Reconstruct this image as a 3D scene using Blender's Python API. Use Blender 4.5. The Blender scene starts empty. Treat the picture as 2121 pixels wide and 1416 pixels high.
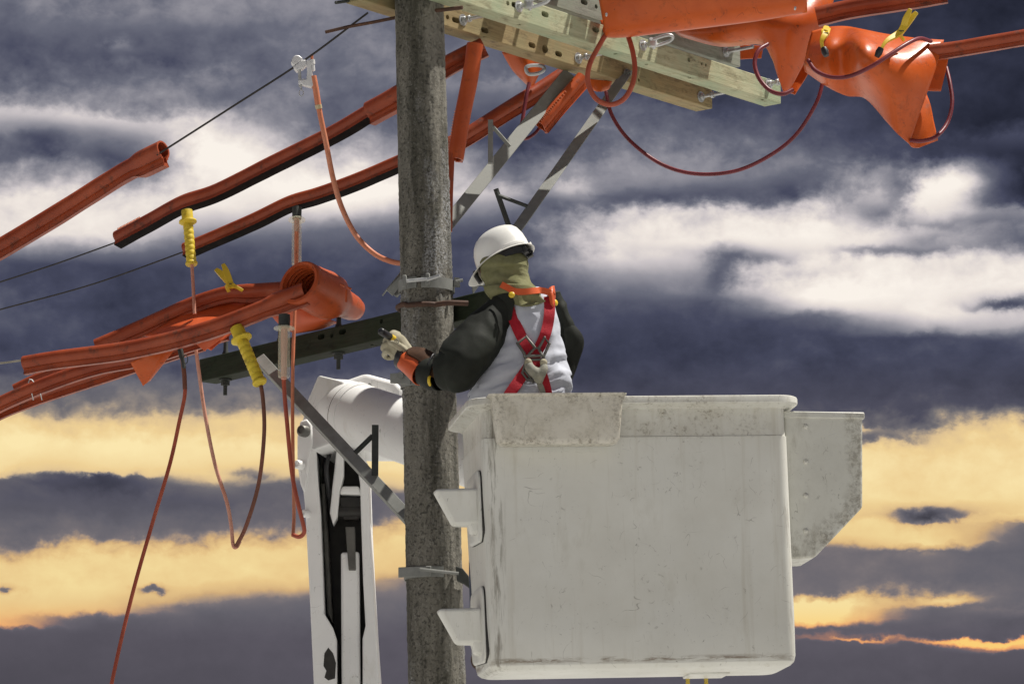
import bpy, bmesh, math, random
from mathutils import Vector, Matrix, noise
from mathutils.bvhtree import BVHTree
random.seed(4)
R = math.radians
V = Vector
SC = bpy.context.scene
COL = SC.collection

# ------------------------------------------------------------------ camera
PITCH = R(10.5)
CAMP = V((0, -18, 1.6))
cam = bpy.data.objects.new('camera', bpy.data.cameras.new('camera'))
COL.objects.link(cam)
cam.location = CAMP
cam.rotation_euler = (math.pi/2 + PITCH, 0, 0)
cam.data.sensor_width = 36
cam.data.lens = 9000/2121*36
cam.data.clip_start = 0.1
cam.data.clip_end = 20000
SC.camera = cam

# ------------------------------------------------------------------ exposure, sun
SC.view_settings.view_transform = 'Standard'
SC.view_settings.look = 'None'
SC.view_settings.gamma = 1
SC.view_settings.use_curve_mapping = False
EXPO = 0.45
SC.view_settings.exposure = EXPO
SUN_EL, SUN_AZ = R(65), R(101)          # azimuth measured from the camera side round to +X
sdir = V((math.sin(SUN_AZ)*math.cos(SUN_EL), -math.cos(SUN_AZ)*math.cos(SUN_EL), math.sin(SUN_EL)))
sl = bpy.data.lights.new('sun', 'SUN')
sl.energy = 4.6
sl.angle = R(0.6)
sl.color = (1, .955, .87)
so = bpy.data.objects.new('sun', sl)
COL.objects.link(so)
so.location = sdir*60
so.rotation_euler = sdir.to_track_quat('Z', 'Y').to_euler()


# ------------------------------------------------------------------ node helpers
class NT:
    def __init__(s, nt):
        s.nt = nt
        s.n = nt.nodes
        s.l = nt.links

    def node(s, t, **kw):
        n = s.n.new(t)
        for k, v in kw.items():
            setattr(n, k, v)
        return n

    def put(s, sock, v):
        if hasattr(v, 'is_output'):
            s.l.new(v, sock)
        elif v is not None:
            sock.default_value = v

    def math(s, op, a, b=None, c=None, clamp=False):
        n = s.node('ShaderNodeMath', operation=op, use_clamp=clamp)
        s.put(n.inputs[0], a)
        s.put(n.inputs[1], b)
        s.put(n.inputs[2], c)
        return n.outputs[0]

    def mapr(s, v, a, b, c=0.0, d=1.0, smooth=False):
        n = s.node('ShaderNodeMapRange', interpolation_type='SMOOTHSTEP' if smooth else 'LINEAR')
        n.clamp = True
        s.put(n.inputs[0], v)
        for i, x in zip((1, 2, 3, 4), (a, b, c, d)):
            s.put(n.inputs[i], x)
        return n.outputs[0]

    def mix(s, f, a, b, mode='MIX'):
        n = s.node('ShaderNodeMix', data_type='RGBA', blend_type=mode)
        s.put(n.inputs[0], f)
        s.put(n.inputs[6], rgba(a))
        s.put(n.inputs[7], rgba(b))
        return n.outputs[2]

    def mixf(s, f, a, b):
        n = s.node('ShaderNodeMix', data_type='FLOAT')
        s.put(n.inputs[0], f)
        s.put(n.inputs[2], a)
        s.put(n.inputs[3], b)
        return n.outputs[0]

    def ramp(s, f, stops, interp='LINEAR'):
        n = s.node('ShaderNodeValToRGB')
        cr = n.color_ramp
        cr.interpolation = interp
        while len(cr.elements) < len(stops):
            cr.elements.new(.5)
        for e, (p, c) in zip(cr.elements, stops):
            e.position = p
            e.color = rgba(c) if not isinstance(c, (int, float)) else (c, c, c, 1)
        s.put(n.inputs[0], f)
        return n.outputs[0]

    def noise(s, vec, scale=5, detail=4, rough=.55, dist=0.0, lac=2.0):
        n = s.node('ShaderNodeTexNoise')
        s.put(n.inputs['Vector'], vec)
        n.inputs['Scale'].default_value = scale
        n.inputs['Detail'].default_value = detail
        n.inputs['Roughness'].default_value = rough
        n.inputs['Distortion'].default_value = dist
        n.inputs['Lacunarity'].default_value = lac
        return n.outputs[0]

    def scale(s, vec, xyz, loc=(0, 0, 0)):
        n = s.node('ShaderNodeMapping')
        s.put(n.inputs[0], vec)
        n.inputs['Scale'].default_value = xyz
        n.inputs['Location'].default_value = loc
        return n.outputs[0]

    def xyz(s, x, y, z=0.0):
        n = s.node('ShaderNodeCombineXYZ')
        s.put(n.inputs[0], x)
        s.put(n.inputs[1], y)
        s.put(n.inputs[2], z)
        return n.outputs[0]


def rgba(c):
    if isinstance(c, (tuple, list)) and len(c) == 3:
        return (*c, 1)
    return c


def lin(r, g, b):
    f = lambda c: (c/255/12.92) if c/255 <= .04045 else ((c/255 + .055)/1.055)**2.4
    return (f(r), f(g), f(b))


# ------------------------------------------------------------------ sky
def build_world():
    w = bpy.data.worlds.new('World')
    SC.world = w
    w.use_nodes = True
    w.cycles.sampling_method = 'MANUAL'
    w.cycles.sample_map_resolution = 1024
    t = NT(w.node_tree)
    t.n.clear()
    out = t.node('ShaderNodeOutputWorld')
    geo = t.node('ShaderNodeNewGeometry')
    d = t.node('ShaderNodeVectorMath', operation='SCALE')
    t.l.new(geo.outputs['Incoming'], d.inputs[0])
    d.inputs['Scale'].default_value = -1
    sep = t.node('ShaderNodeSeparateXYZ')
    t.l.new(d.outputs[0], sep.inputs[0])
    az = t.math('ARCTAN2', sep.outputs[0], sep.outputs[1])
    el = t.math('ARCSINE', t.math('MINIMUM', t.math('MAXIMUM', sep.outputs[2], -1), 1))
    # sky coordinates in thousandths of a radian-ish unit: one unit is 1/9 rad, 0..2.121 wide, 0..1.416 high, v downwards
    u = t.math('MULTIPLY_ADD', az, 9.0*.983, 1.0605)
    v = t.math('MULTIPLY_ADD', t.math('SUBTRACT', el, PITCH), -9.0, .708)
    uv = t.xyz(u, v)
    n1 = t.noise(t.scale(uv, (4, 7, 1)), 1.0, 6, .55)
    n2 = t.noise(t.scale(uv, (4, 6, 1), (7.3, 2.1, 4)), 1.0, 6, .55)
    n3 = t.noise(t.scale(uv, (8, 11, 1), (1.3, 5.1, 2)), 1.0, 8, .56, .2)
    n4 = t.noise(t.scale(uv, (25, 31, 1), (3.3, .1, 8)), 1.0, 6, .58, .2)
    uu = t.math('ADD', t.math('MULTIPLY_ADD', t.math('SUBTRACT', n1, .5), .11, u),
                t.math('MULTIPLY', t.math('SUBTRACT', n4, .5), .06))
    vv = t.math('ADD', t.math('ADD', t.math('MULTIPLY_ADD', t.math('SUBTRACT', n2, .5), .035, v),
                t.math('MULTIPLY', t.math('SUBTRACT', n3, .5), .05)), t.math('MULTIPLY', t.math('SUBTRACT', n4, .5), .03))
    up = t.math('PINGPONG', uu, 2.121)
    vn = t.math('DIVIDE', vv, 1.416, clamp=True)
    cols = [
        [(0, .3), (60, .27), (110, .12), (170, .14), (215, .4), (245, .75), (265, .65), (300, .5), (340, .45), (380, .65), (420, .9), (500, .9), (530, .55), (555, .25), (600, .22), (650, .3), (720, .2), (780, .28), (830, .38), (865, .5), (885, .85), (940, .95), (990, .9), (1008, .3), (1060, .2), (1110, .25), (1145, .6), (1165, .85), (1240, .9), (1300, .75), (1312, .2), (1416, .05)],
        [(0, .32), (45, .34), (80, .22), (130, .15), (190, .3), (225, .5), (255, .8), (290, .45), (330, .35), (370, .6), (410, .85), (460, .9), (500, .85), (530, .4), (555, .22), (640, .15), (740, .2), (790, .35), (840, .35), (870, .55), (890, .85), (930, 1), (978, .9), (990, .25), (1060, .2), (1120, .3), (1145, .7), (1160, .9), (1220, .95), (1270, .7), (1285, .2), (1416, .1)],
        [(0, .35), (40, .35), (80, .2), (130, .2), (170, .3), (220, .4), (260, .8), (320, .9), (380, .85), (430, .95), (480, .6), (510, .3), (560, .2), (680, .17), (760, .3), (820, .4), (850, .45), (880, .8), (930, .97), (985, .85), (1005, .45), (1040, .25), (1100, .3), (1130, .6), (1150, .9), (1205, .9), (1245, .5), (1262, .25), (1416, .12)],
        [(0, .35), (50, .33), (90, .3), (150, .25), (200, .35), (260, .4), (290, .55), (330, .8), (400, .95), (440, .8), (480, .4), (520, .25), (600, .2), (760, .22), (840, .4), (880, .75), (940, .95), (980, .8), (1000, .35), (1080, .3), (1110, .6), (1140, .9), (1200, .85), (1230, .5), (1247, .25), (1416, .15)],
        [(0, .25), (60, .3), (150, .3), (240, .35), (300, .5), (360, .8), (400, .9), (440, .6), (480, .3), (600, .18), (760, .22), (860, .4), (910, .85), (970, .95), (1000, .8), (1020, .4), (1060, .4), (1090, .75), (1120, .9), (1180, .75), (1210, .35), (1250, .25), (1416, .2)],
        [(0, .2), (150, .2), (180, .35), (230, .2), (290, .15), (340, .4), (370, .45), (400, .72), (430, .5), (470, .22), (530, .22), (600, .17), (800, .18), (900, .5), (950, .85), (1000, .9), (1100, .8), (1200, .4), (1250, .25), (1416, .2)],
        [(0, .2), (150, .15), (200, .15), (250, .3), (300, .45), (350, .56), (385, .52), (403, .40), (418, .45), (440, .78), (480, .92), (540, .85), (565, .62), (590, .45), (625, .28), (670, .19), (750, .13), (820, .15), (900, .5), (1000, .9), (1100, .4), (1200, .5), (1300, .2), (1416, .2)],
        [(0, .15), (200, .12), (240, .22), (290, .38), (335, .54), (370, .50), (392, .34), (413, .36), (437, .80), (500, .97), (520, .75), (560, .65), (590, .45), (610, .4), (630, .22), (700, .16), (820, .17), (880, .4), (930, .9), (1050, .9), (1100, .5), (1150, .3), (1240, .7), (1290, .7), (1310, .25), (1416, .2)],
        [(0, .12), (200, .1), (250, .18), (300, .30), (350, .40), (390, .46), (415, .6), (440, .78), (470, .95), (530, .97), (560, .87), (620, .97), (645, .75), (662, .32), (700, .2), (820, .17), (885, .2), (930, .9), (1080, .95), (1115, .8), (1140, .35), (1230, .28), (1245, .7), (1255, .97), (1283, .9), (1300, .3), (1320, .5), (1330, .25), (1416, .15)],
        [(0, .05), (150, .06), (280, .1), (330, .15), (360, .6), (400, .93), (450, .85), (470, .62), (500, .87), (520, .65), (545, .92), (600, .97), (660, .93), (690, .6), (705, .22), (800, .17), (850, .2), (885, .45), (905, .8), (950, .9), (1040, .92), (1060, .6), (1075, .45), (1090, .9), (1128, .97), (1145, .3), (1200, .35), (1235, .62), (1248, .6), (1262, .25), (1310, .25), (1325, .75)],
        [(0, .0), (150, .02), (260, .04), (300, .2), (330, .08), (400, .05), (430, .15), (450, .5), (470, .4), (510, .4), (550, .8), (610, .92), (640, .55), (655, .8), (680, .7), (710, .28), (800, .13), (850, .22), (870, .5), (890, .9), (1000, .95), (1080, .92), (1095, .4), (1120, .2), (1250, .2), (1270, .45), (1282, .2), (1325, .3), (1332, .8), (1348, .75), (1356, .2), (1416, .05)],
    ]
    cols[9] = cols[9][:31] + [(1345, .2)]
    acc = None
    dx = 2.121/10
    cols = [[(y, b + (.13 if y < 200 else .06 if y < 235 else 0)) if i < 6 else (y, b + (.05 if y < 260 else 0)) for y, b in c] for i, c in enumerate(cols)]
    for i, c in enumerate(cols):
        r = t.ramp(vn, [(y/1416, b) for y, b in c], 'CARDINAL' if False else 'LINEAR')
        wgt = t.math('SUBTRACT', 1, t.math('ABSOLUTE', t.math('DIVIDE', t.math('SUBTRACT', up, i*dx), dx)), clamp=True)
        wgt = t.mapr(wgt, 0, 1, 0, 1, False)
        acc = t.math('MULTIPLY', r, wgt) if acc is None else t.math('MULTIPLY_ADD', r, wgt, acc)
    # single cloudlets and openings
    for cx, cy, rx, ry, am in ((300, 342, 105, 40, -.28), (70, 305, 70, 30, -.25), (1480, 412, 200, 20, -.10), (1650, 398, 60, 32, -.18), (1330, 412, 90, 14, -.06),
                               (1500, 560, 42, 42, -.35), (1560, 538, 80, 13, -.25), (1800, 522, 110, 13, -.28), (1920, 500, 60, 10, -.2), (1820, 445, 50, 22, -.35),
                               (1862, 400, 26, 40, -.3), (2085, 640, 55, 11, -.4), (1912, 1074, 62, 16, -.55), (330, 1217, 26, 8, -.6), (22, 1217, 26, 8, -.5),
                               (1150, 425, 75, 38, -.22), (1975, 395, 60, 48, .3), (1195, 395, 45, 22, .25), (450, 330, 130, 55, .2), (720, 400, 110, 45, .2),
                               (1600, 600, 200, 35, .15), (1690, 1262, 60, 20, .55), (1940, 1246, 60, 10, .35), (2010, 1334, 150, 7, .6), (1780, 1326, 70, 4, .35),
                               (250, 110, 34, 12, .14), (520, 980, 60, 10, -.35), (1830, 910, 90, 14, -.35), (1780, 893, 40, 8, .3), (1900, 1150, 60, 14, .12), (110, 985, 60, 20, -.2), (235, 1000, 90, 20, -.25)):
        ddx = t.math('MULTIPLY', t.math('SUBTRACT', up, cx/1000), 1000/rx)
        ddy = t.math('MULTIPLY', t.math('SUBTRACT', vv, cy/1000), 1000/ry)
        q = t.math('MULTIPLY_ADD', ddx, ddx, t.math('MULTIPLY', ddy, ddy))
        acc = t.math('MULTIPLY_ADD', t.math('EXPONENT', t.math('MULTIPLY', q, -1)), am, acc)
    # texture inside the clouds and the gaps
    live = t.math('MULTIPLY_ADD', t.math('MULTIPLY', acc, t.math('SUBTRACT', 1, acc)), 1.9, t.math('MULTIPLY_ADD', acc, .30, .14))
    B = t.math('MULTIPLY_ADD', t.math('MULTIPLY', t.math('SUBTRACT', n3, .5), live), .62, acc)
    B = t.math('MULTIPLY_ADD', t.math('MULTIPLY', t.math('SUBTRACT', n4, .5), live), .26, B)
    crisp = t.mapr(B, .30, .72, .14, .96, True)
    B = t.mixf(t.math('MULTIPLY', t.mapr(v, .80, .98, 0, 1, True), .3), B, crisp)
    # above the frame: the same storm deck goes on, with a few thinner places
    hi = t.noise(t.scale(uv, (.35, .7, 1), (9, 3, 1)), 1.0, 6, .6)
    hb = t.mapr(hi, .40, .72, .08, .75, True)
    hb = t.math('MULTIPLY_ADD', t.math('SUBTRACT', n3, .5), .3, hb)
    B = t.mixf(t.mapr(v, -.45, -.02, 1, 0, True), B, hb)
    top = [(0, lin(24, 27, 38)), (.1, lin(50, 53, 70)), (.22, lin(70, 73, 93)), (.4, lin(106, 108, 122)), (.58, lin(152, 150, 158)), (.76, lin(204, 197, 199)), (.90, lin(236, 227, 220)), (1, lin(250, 242, 233))]
    mid = [(0, lin(52, 53, 66)), (.2, lin(78, 78, 93)), (.36, lin(110, 107, 112)), (.5, lin(150, 138, 128)), (.70, lin(218, 190, 146)), (.88, lin(238, 208, 150)), (1, lin(251, 230, 174))]
    low = [(0, lin(70, 69, 77)), (.2, lin(102, 100, 108)), (.36, lin(122, 115, 118)), (.5, lin(166, 144, 126)), (.66, lin(208, 172, 124)), (.84, lin(231, 197, 138)), (1, lin(246, 223, 160))]
    ember = [(0, lin(70, 68, 76)), (.3, lin(98, 94, 104)), (.5, lin(160, 118, 104)), (.75, lin(242, 170, 108)), (1, lin(250, 206, 120))]
    cT = t.ramp(B, top)
    cM = t.ramp(B, mid)
    cL = t.ramp(B, low)
    cE = t.ramp(B, ember)
    c = t.mix(t.mapr(v, .72, .86, 0, 1, True), cT, cM)
    c = t.mix(t.mapr(v, .98, 1.12, 0, 1, True), c, cL)
    c = t.mix(t.mapr(v, 1.24, 1.33, 0, 1, True), c, cE)
    # clear sky seen through the high, thin cloud
    sky = t.node('ShaderNodeTexSky', sky_type='NISHITA')
    sky.sun_disc = False
    sky.sun_elevation = SUN_EL
    sky.sun_rotation = math.atan2(sdir.x, sdir.y)
    bgs = t.node('ShaderNodeBackground')
    bgs.inputs[1].default_value = .10
    t.l.new(sky.outputs[0], bgs.inputs[0])
    bgc = t.node('ShaderNodeBackground')
    t.l.new(c, bgc.inputs[0])
    bgc.inputs[1].default_value = 2**(-EXPO)
    mx = t.node('ShaderNodeMixShader')
    t.put(mx.inputs[0], t.mapr(hi, .55, .70, 1, .45, True))
    # the thin places only open high up
    f = t.math('MAXIMUM', t.mapr(v, -1.2, -.4, 0, 1, True), t.mapr(hi, .55, .70, 1, .45, True))
    t.put(mx.inputs[0], f)
    t.l.new(bgs.outputs[0], mx.inputs[1])
    t.l.new(bgc.outputs[0], mx.inputs[2])
    t.l.new(mx.outputs[0], out.inputs[0])


build_world()


# ------------------------------------------------------------------ materials
BW, BD, BH = 1.206, .60, 1.052      # the bucket: width, depth, height
MATS = {}


def material(name, fn):
    m = bpy.data.materials.new(name)
    m.use_nodes = True
    t = NT(m.node_tree)
    b = t.n['Principled BSDF']
    tc = t.node('ShaderNodeTexCoord')
    fn(t, b, tc.outputs['Object'])
    MATS[name] = m
    return m


def bump(t, b, h, strength=.4, dist=.01):
    n = t.node('ShaderNodeBump')
    n.inputs['Strength'].default_value = strength
    n.inputs['Distance'].default_value = dist
    t.put(n.inputs['Height'], h)
    t.l.new(n.outputs[0], b.inputs['Normal'])


def scratches(t, vec, sc, width, keep):
    """thin wandering scratch lines, only where a second noise lets them"""
    a = t.noise(vec, sc, 2, .4, .6)
    line = t.mapr(t.math('ABSOLUTE', t.math('SUBTRACT', a, .5)), 0, width, 1, 0)
    gate = t.mapr(t.noise(t.scale(vec, (1, 1, 1), (4, 9, 2)), sc*1.7, 3, .6), keep, keep + .06, 0, 1)
    return t.math('MULTIPLY', line, gate)


def m_orange(c1, c2, rough=.42, dirt=.35):
    def fn(t, b, o):
        n = t.noise(o, 6, 5, .6)
        c = t.mix(t.mapr(n, .35, .65), c1, c2)
        g = t.mapr(t.noise(t.scale(o, (1, 1, 1), (3, 1, 7)), 16, 7, .72, .4), .55, .72)
        c = t.mix(t.math('MULTIPLY', g, dirt), c, (.05, .03, .022))
        sc = scratches(t, o, 14, .008, .54)
        c = t.mix(t.math('MULTIPLY', sc, .7), c, (.04, .02, .015))
        chalk = t.mapr(t.noise(t.scale(o, (1, 1, 1), (8, 8, 1)), 9, 6, .7), .56, .75)
        c = t.mix(t.math('MULTIPLY', chalk, .12), c, (.55, .26, .16))
        b.inputs['Specular IOR Level'].default_value = .32
        t.put(b.inputs['Base Color'], c)
        t.put(b.inputs['Roughness'], t.mapr(g, 0, 1, rough, rough + .3))
        bump(t, b, t.noise(o, 30, 5, .6), .12, .006)
    return fn


material('rubber_orange', m_orange((.38, .062, .016), (.48, .092, .026), .38, .6))
material('blanket_orange', m_orange((.50, .082, .012), (.58, .11, .02), .30, .45))
material('hose_orange', m_orange((.24, .038, .012), (.34, .066, .023), .40, .85))
material('hose_pale', m_orange((.55, .17, .085), (.62, .25, .15), .5, .35))
material('cable_red', m_orange((.30, .055, .03), (.40, .09, .05), .5, .45))
material('cable_brown', m_orange((.12, .045, .026), (.20, .07, .045), .55, .4))
material('cable_pink', m_orange((.52, .22, .15), (.62, .33, .25), .6, .3))
material('cable_purple', m_orange((.13, .02, .028), (.19, .035, .045), .38, .3))


def m_wood(ca, cb, cdark, green, spec=.4):
    def fn(t, b, o):
        b.inputs['Specular IOR Level'].default_value = spec
        g = t.noise(t.scale(o, (.9, 14, 14)), 3.2, 7, .62, .5)
        fine = t.noise(t.scale(o, (3, 90, 90)), 2.5, 4, .6)
        c = t.mix(t.mapr(g, .33, .68), ca, cb)
        c = t.mix(t.math('MULTIPLY', t.mapr(fine, .5, .72), .5), c, cdark)
        st = t.noise(t.scale(o, (1, 1, 1), (5, 2, 2)), 3.5, 6, .65)
        c = t.mix(t.math('MULTIPLY', t.mapr(st, .45, .64), .75), c, green)
        dk = t.noise(t.scale(o, (2, 5, 5), (1, 8, 2)), 4, 6, .7, .3)
        c = t.mix(t.math('MULTIPLY', t.mapr(dk, .52, .70), .8), c, cdark)
        # checks running with the grain
        ck = t.noise(t.scale(o, (.7, 9, 9), (2, 2, 9)), 3.0, 3, .5, .8)
        line = t.mapr(t.math('ABSOLUTE', t.math('SUBTRACT', ck, .5)), 0, .006, 1, 0)
        gate = t.mapr(t.noise(o, 2.3, 2), .5, .56)
        line = t.math('MULTIPLY', line, gate)
        c = t.mix(t.math('MULTIPLY', line, .85), c, (.03, .022, .015))
        t.put(b.inputs['Base Color'], c)
        b.inputs['Roughness'].default_value = .8
        h = t.math('SUBTRACT', t.math('MULTIPLY_ADD', fine, .5, g), line)
        bump(t, b, h, .35, .006)
    return fn


material('wood_green', m_wood((.35, .345, .21), (.47, .47, .31), (.14, .12, .065), (.29, .37, .24)))
material('wood_brown', m_wood((.27, .195, .09), (.36, .27, .135), (.09, .06, .03), (.25, .23, .12)))
material('wood_grey', m_wood((.22, .22, .18), (.30, .30, .26), (.08, .08, .065), (.26, .30, .23)))
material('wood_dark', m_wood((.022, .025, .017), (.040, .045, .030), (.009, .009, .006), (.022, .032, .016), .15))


def m_concrete(t, b, o):
    big = t.noise(t.scale(o, (1.6, 1.6, .5)), 3, 6, .62, .4)
    c = t.mix(t.mapr(big, .35, .66), (.105, .098, .078), (.24, .226, .19))
    dark = t.noise(t.scale(o, (2.4, 2.4, .28), (4, 4, 3)), 4.5, 8, .72, .5)
    c = t.mix(t.math('MULTIPLY', t.mapr(dark, .46, .60), .85), c, (.055, .052, .038))
    sp = t.noise(t.scale(o, (1, 1, .7)), 75, 7, .78)
    c = t.mix(t.math('MULTIPLY', t.mapr(sp, .54, .68), .38), c, (.46, .45, .42))
    lich = t.math('MULTIPLY', t.mapr(t.noise(t.scale(o, (1.2, 1.2, .3), (1, 6, 2)), 3.2, 5, .6), .50, .62),
                  t.mapr(t.noise(o, 120, 4, .7), .44, .58))
    c = t.mix(t.math('MULTIPLY', lich, .9), c, (.50, .51, .53))
    pit = t.mapr(t.noise(t.scale(o, (1, 1, 1), (2, 7, 1)), 75, 5, .7), .56, .68)
    c = t.mix(t.math('MULTIPLY', pit, .32), c, (.02, .018, .013))
    t.put(b.inputs['Base Color'], c)
    b.inputs['Roughness'].default_value = .88
    h = t.math('SUBTRACT', t.math('MULTIPLY_ADD', sp, .6, t.noise(o, 22, 6, .7)), t.math('MULTIPLY', pit, .8))
    bump(t, b, h, .9, .014)


material('concrete', m_concrete)


def m_metal(c1, c2, rough, metal, rustc=None, rust=0):
    def fn(t, b, o):
        n = t.noise(o, 14, 6, .65)
        c = t.mix(t.mapr(n, .35, .65), c1, c2)
        if rustc:
            c = t.mix(t.mapr(t.noise(t.scale(o, (1, 1, 1), (3, 3, 3)), 20, 6, .7), .62 - rust, .78 - rust), c, rustc)
        t.put(b.inputs['Base Color'], c)
        b.inputs['Metallic'].default_value = metal
        t.put(b.inputs['Roughness'], t.mapr(n, .3, .7, rough, rough + .2))
        bump(t, b, t.noise(o, 60, 4, .6), .15, .003)
    return fn


material('galvanised', m_metal((.18, .185, .172), (.25, .255, .24), .62, .1, (.12, .10, .07), 0))
material('galv_bright', m_metal((.42, .43, .43), (.6, .61, .61), .38, .7))
material('alu_cast', m_metal((.62, .62, .63), (.75, .75, .76), .42, .35))
material('rust', m_metal((.05, .025, .016), (.10, .05, .032), .7, .2, (.16, .07, .035), .05))
material('dark_steel', m_metal((.03, .033, .03), (.06, .065, .06), .6, .3))
material('plate_grey', m_metal((.10, .098, .09), (.16, .155, .14), .42, .5))
material('wire', m_metal((.025, .022, .02), (.05, .045, .04), .55, .5))
material('wire_pale', m_metal((.22, .2, .16), (.36, .33, .27), .5, .6))


def m_paint(base, stain, streak=True, scuff=1.0, grime=.4, wear=False):
    def fn(t, b, o):
        n = t.noise(o, 2.2, 5, .6)
        c = t.mix(t.mapr(n, .35, .68), base, tuple(x*.90 for x in base))
        g = t.noise(t.scale(o, (1, 1, .35)), 7, 8, .7, .3)
        c = t.mix(t.math('MULTIPLY', t.mapr(g, .56, .74), grime), c, stain)
        sp = t.math('MULTIPLY', t.mapr(t.noise(o, 46, 7, .75, .5), .60, .67), t.mapr(t.noise(o, 4.5, 4, .6), .46, .62))
        c = t.mix(t.math('MULTIPLY', sp, .55*scuff), c, (.10, .085, .065))
        s1 = scratches(t, t.scale(o, (1, 1, 1.6)), 5, .0035, .55)
        s2 = scratches(t, t.scale(o, (1.5, 1.5, .7), (3, 3, 3)), 9, .005, .58)
        c = t.mix(t.math('MULTIPLY', t.math('MAXIMUM', s1, s2), .5*scuff), c, (.12, .105, .085))
        if wear == 'box':
            sp_ = t.node('ShaderNodeSeparateXYZ')
            t.l.new(o, sp_.inputs[0])
            X, Y, Z = sp_.outputs
            fine = t.noise(o, 60, 7, .75, .4)
            mid = t.noise(o, 13, 6, .7, .3)
            dg = t.math('MULTIPLY', t.math('SUBTRACT', t.math('SUBTRACT', X, .866), t.math('SUBTRACT', Z, .64)), .7)
            ed = t.math('MAXIMUM', t.mapr(dg, -.055, .0, 0, 1, True), t.math('MAXIMUM', t.mapr(X, .835, .868, 0, .8, True), t.mapr(Z, .56, .46, 0, .8, True)))
            k = t.math('MULTIPLY', t.math('MULTIPLY_ADD', ed, .6, .04), t.math('MULTIPLY', t.mapr(fine, .45, .58), t.mapr(mid, .38, .56)))
            c = t.mix(k, c, (.09, .075, .05))
            c = t.mix(t.math('MULTIPLY', t.math('MULTIPLY_ADD', ed, .4, .12), t.mapr(mid, .4, .7)), c, (.38, .35, .28))
        elif wear == 'tray':
            sp_ = t.node('ShaderNodeSeparateXYZ')
            t.l.new(o, sp_.inputs[0])
            X, Y, Z = sp_.outputs
            fine = t.noise(o, 70, 7, .75, .4)
            mid = t.noise(o, 14, 6, .7, .3)
            ed = t.math('MAXIMUM', t.mapr(t.math('ABSOLUTE', X), .19, .265, 0, 1, True), t.math('MAXIMUM', t.mapr(Z, BH - .15, BH - .20, 0, 1, True), t.mapr(Z, BH - .05, BH, 0, .8, True)))
            k = t.math('MULTIPLY', t.math('MULTIPLY_ADD', ed, .75, .22), t.math('MULTIPLY', t.mapr(fine, .47, .60), t.mapr(mid, .38, .58)))
            c = t.mix(k, c, (.075, .06, .042))
            c = t.mix(t.math('MULTIPLY', t.mapr(mid, .42, .7), .4), c, (.38, .34, .25))
        elif wear:
            sp_ = t.node('ShaderNodeSeparateXYZ')
            t.l.new(o, sp_.inputs[0])
            X, Y, Z = sp_.outputs
            fine = t.noise(o, 60, 7, .75, .4)
            mid = t.noise(o, 11, 6, .7, .3)
            band = t.math('MULTIPLY', t.mapr(Z, .885, .905, 0, 1), t.mapr(X, .30, .52, 1, .25))
            spk = t.math('MULTIPLY', t.mapr(fine, .52, .62), t.mapr(mid, .42, .6))
            c = t.mix(t.math('MULTIPLY', t.math('MULTIPLY', band, spk), .75), c, (.12, .10, .075))
            c = t.mix(t.math('MULTIPLY', t.math('MULTIPLY', band, t.mapr(mid, .3, .7)), .38), c, (.36, .32, .24))
            foot = t.math('MULTIPLY', t.mapr(t.math('ABSOLUTE', t.math('SUBTRACT', Z, .034)), 0, .018, 1, 0, True), t.mapr(t.noise(t.scale(o, (1, 1, 6)), 9, 7, .7, .3), .44, .58))
            c = t.mix(t.math('MULTIPLY', foot, .85), c, (.16, .11, .065))
            run = t.noise(t.scale(o, (9, 9, .8)), 5, 6, .7, .3)
            edge = t.math('MULTIPLY', t.mapr(t.math('ABSOLUTE', t.math('ADD', X, .560)), .0, .055, 1, 0, True), t.mapr(run, .50, .62))
            c = t.mix(t.math('MULTIPLY', edge, .75), c, (.15, .13, .10))
            edge2 = t.math('MULTIPLY', t.mapr(t.math('ABSOLUTE', t.math('SUBTRACT', X, .59)), .0, .03, 1, 0, True), t.mapr(run, .54, .64))
            c = t.mix(t.math('MULTIPLY', edge2, .5), c, (.2, .17, .13))
            blot = t.mapr(t.noise(t.scale(o, (1, 1, 1), (6, 1, 9)), 3.3, 5, .6), .42, .72)
            c = t.mix(t.math('MULTIPLY', blot, .22), c, (.42, .39, .31))
            streak_ = t.math('MULTIPLY', t.mapr(t.noise(t.scale(o, (7, 7, .35), (2, 5, 1)), 4, 5, .6), .56, .72), .28)
            c = t.mix(streak_, c, (.40, .36, .27))
        t.put(b.inputs['Base Color'], c)
        t.put(b.inputs['Roughness'], t.mapr(n, .3, .7, .32, .5))
        bump(t, b, t.noise(o, 9, 4, .6), .05, .01)
    return fn


material('bucket_white', m_paint((.71, .71, .66), (.46, .44, .37), True, 1.3, .5, True))
material('tray_white', m_paint((.64, .61, .53), (.24, .20, .14), True, 1.6, .8, 'tray'))
material('box_white', m_paint((.66, .66, .60), (.24, .21, .15), True, 1.4, .7, 'box'))
material('boom_white', m_paint((.85, .85, .84), (.46, .42, .33), True, 1.1, .4))


def m_plain(c1, c2, rough=.6, sc=20, bs=.2, spec=.5, metal=0.0):
    def fn(t, b, o):
        n = t.noise(o, sc, 5, .6)
        t.put(b.inputs['Base Color'], t.mix(t.mapr(n, .35, .66), c1, c2))
        b.inputs['Roughness'].default_value = rough
        b.inputs['Metallic'].default_value = metal
        b.inputs['Specular IOR Level'].default_value = spec
        bump(t, b, t.noise(o, sc*3, 4, .6), bs, .004)
    return fn


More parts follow.
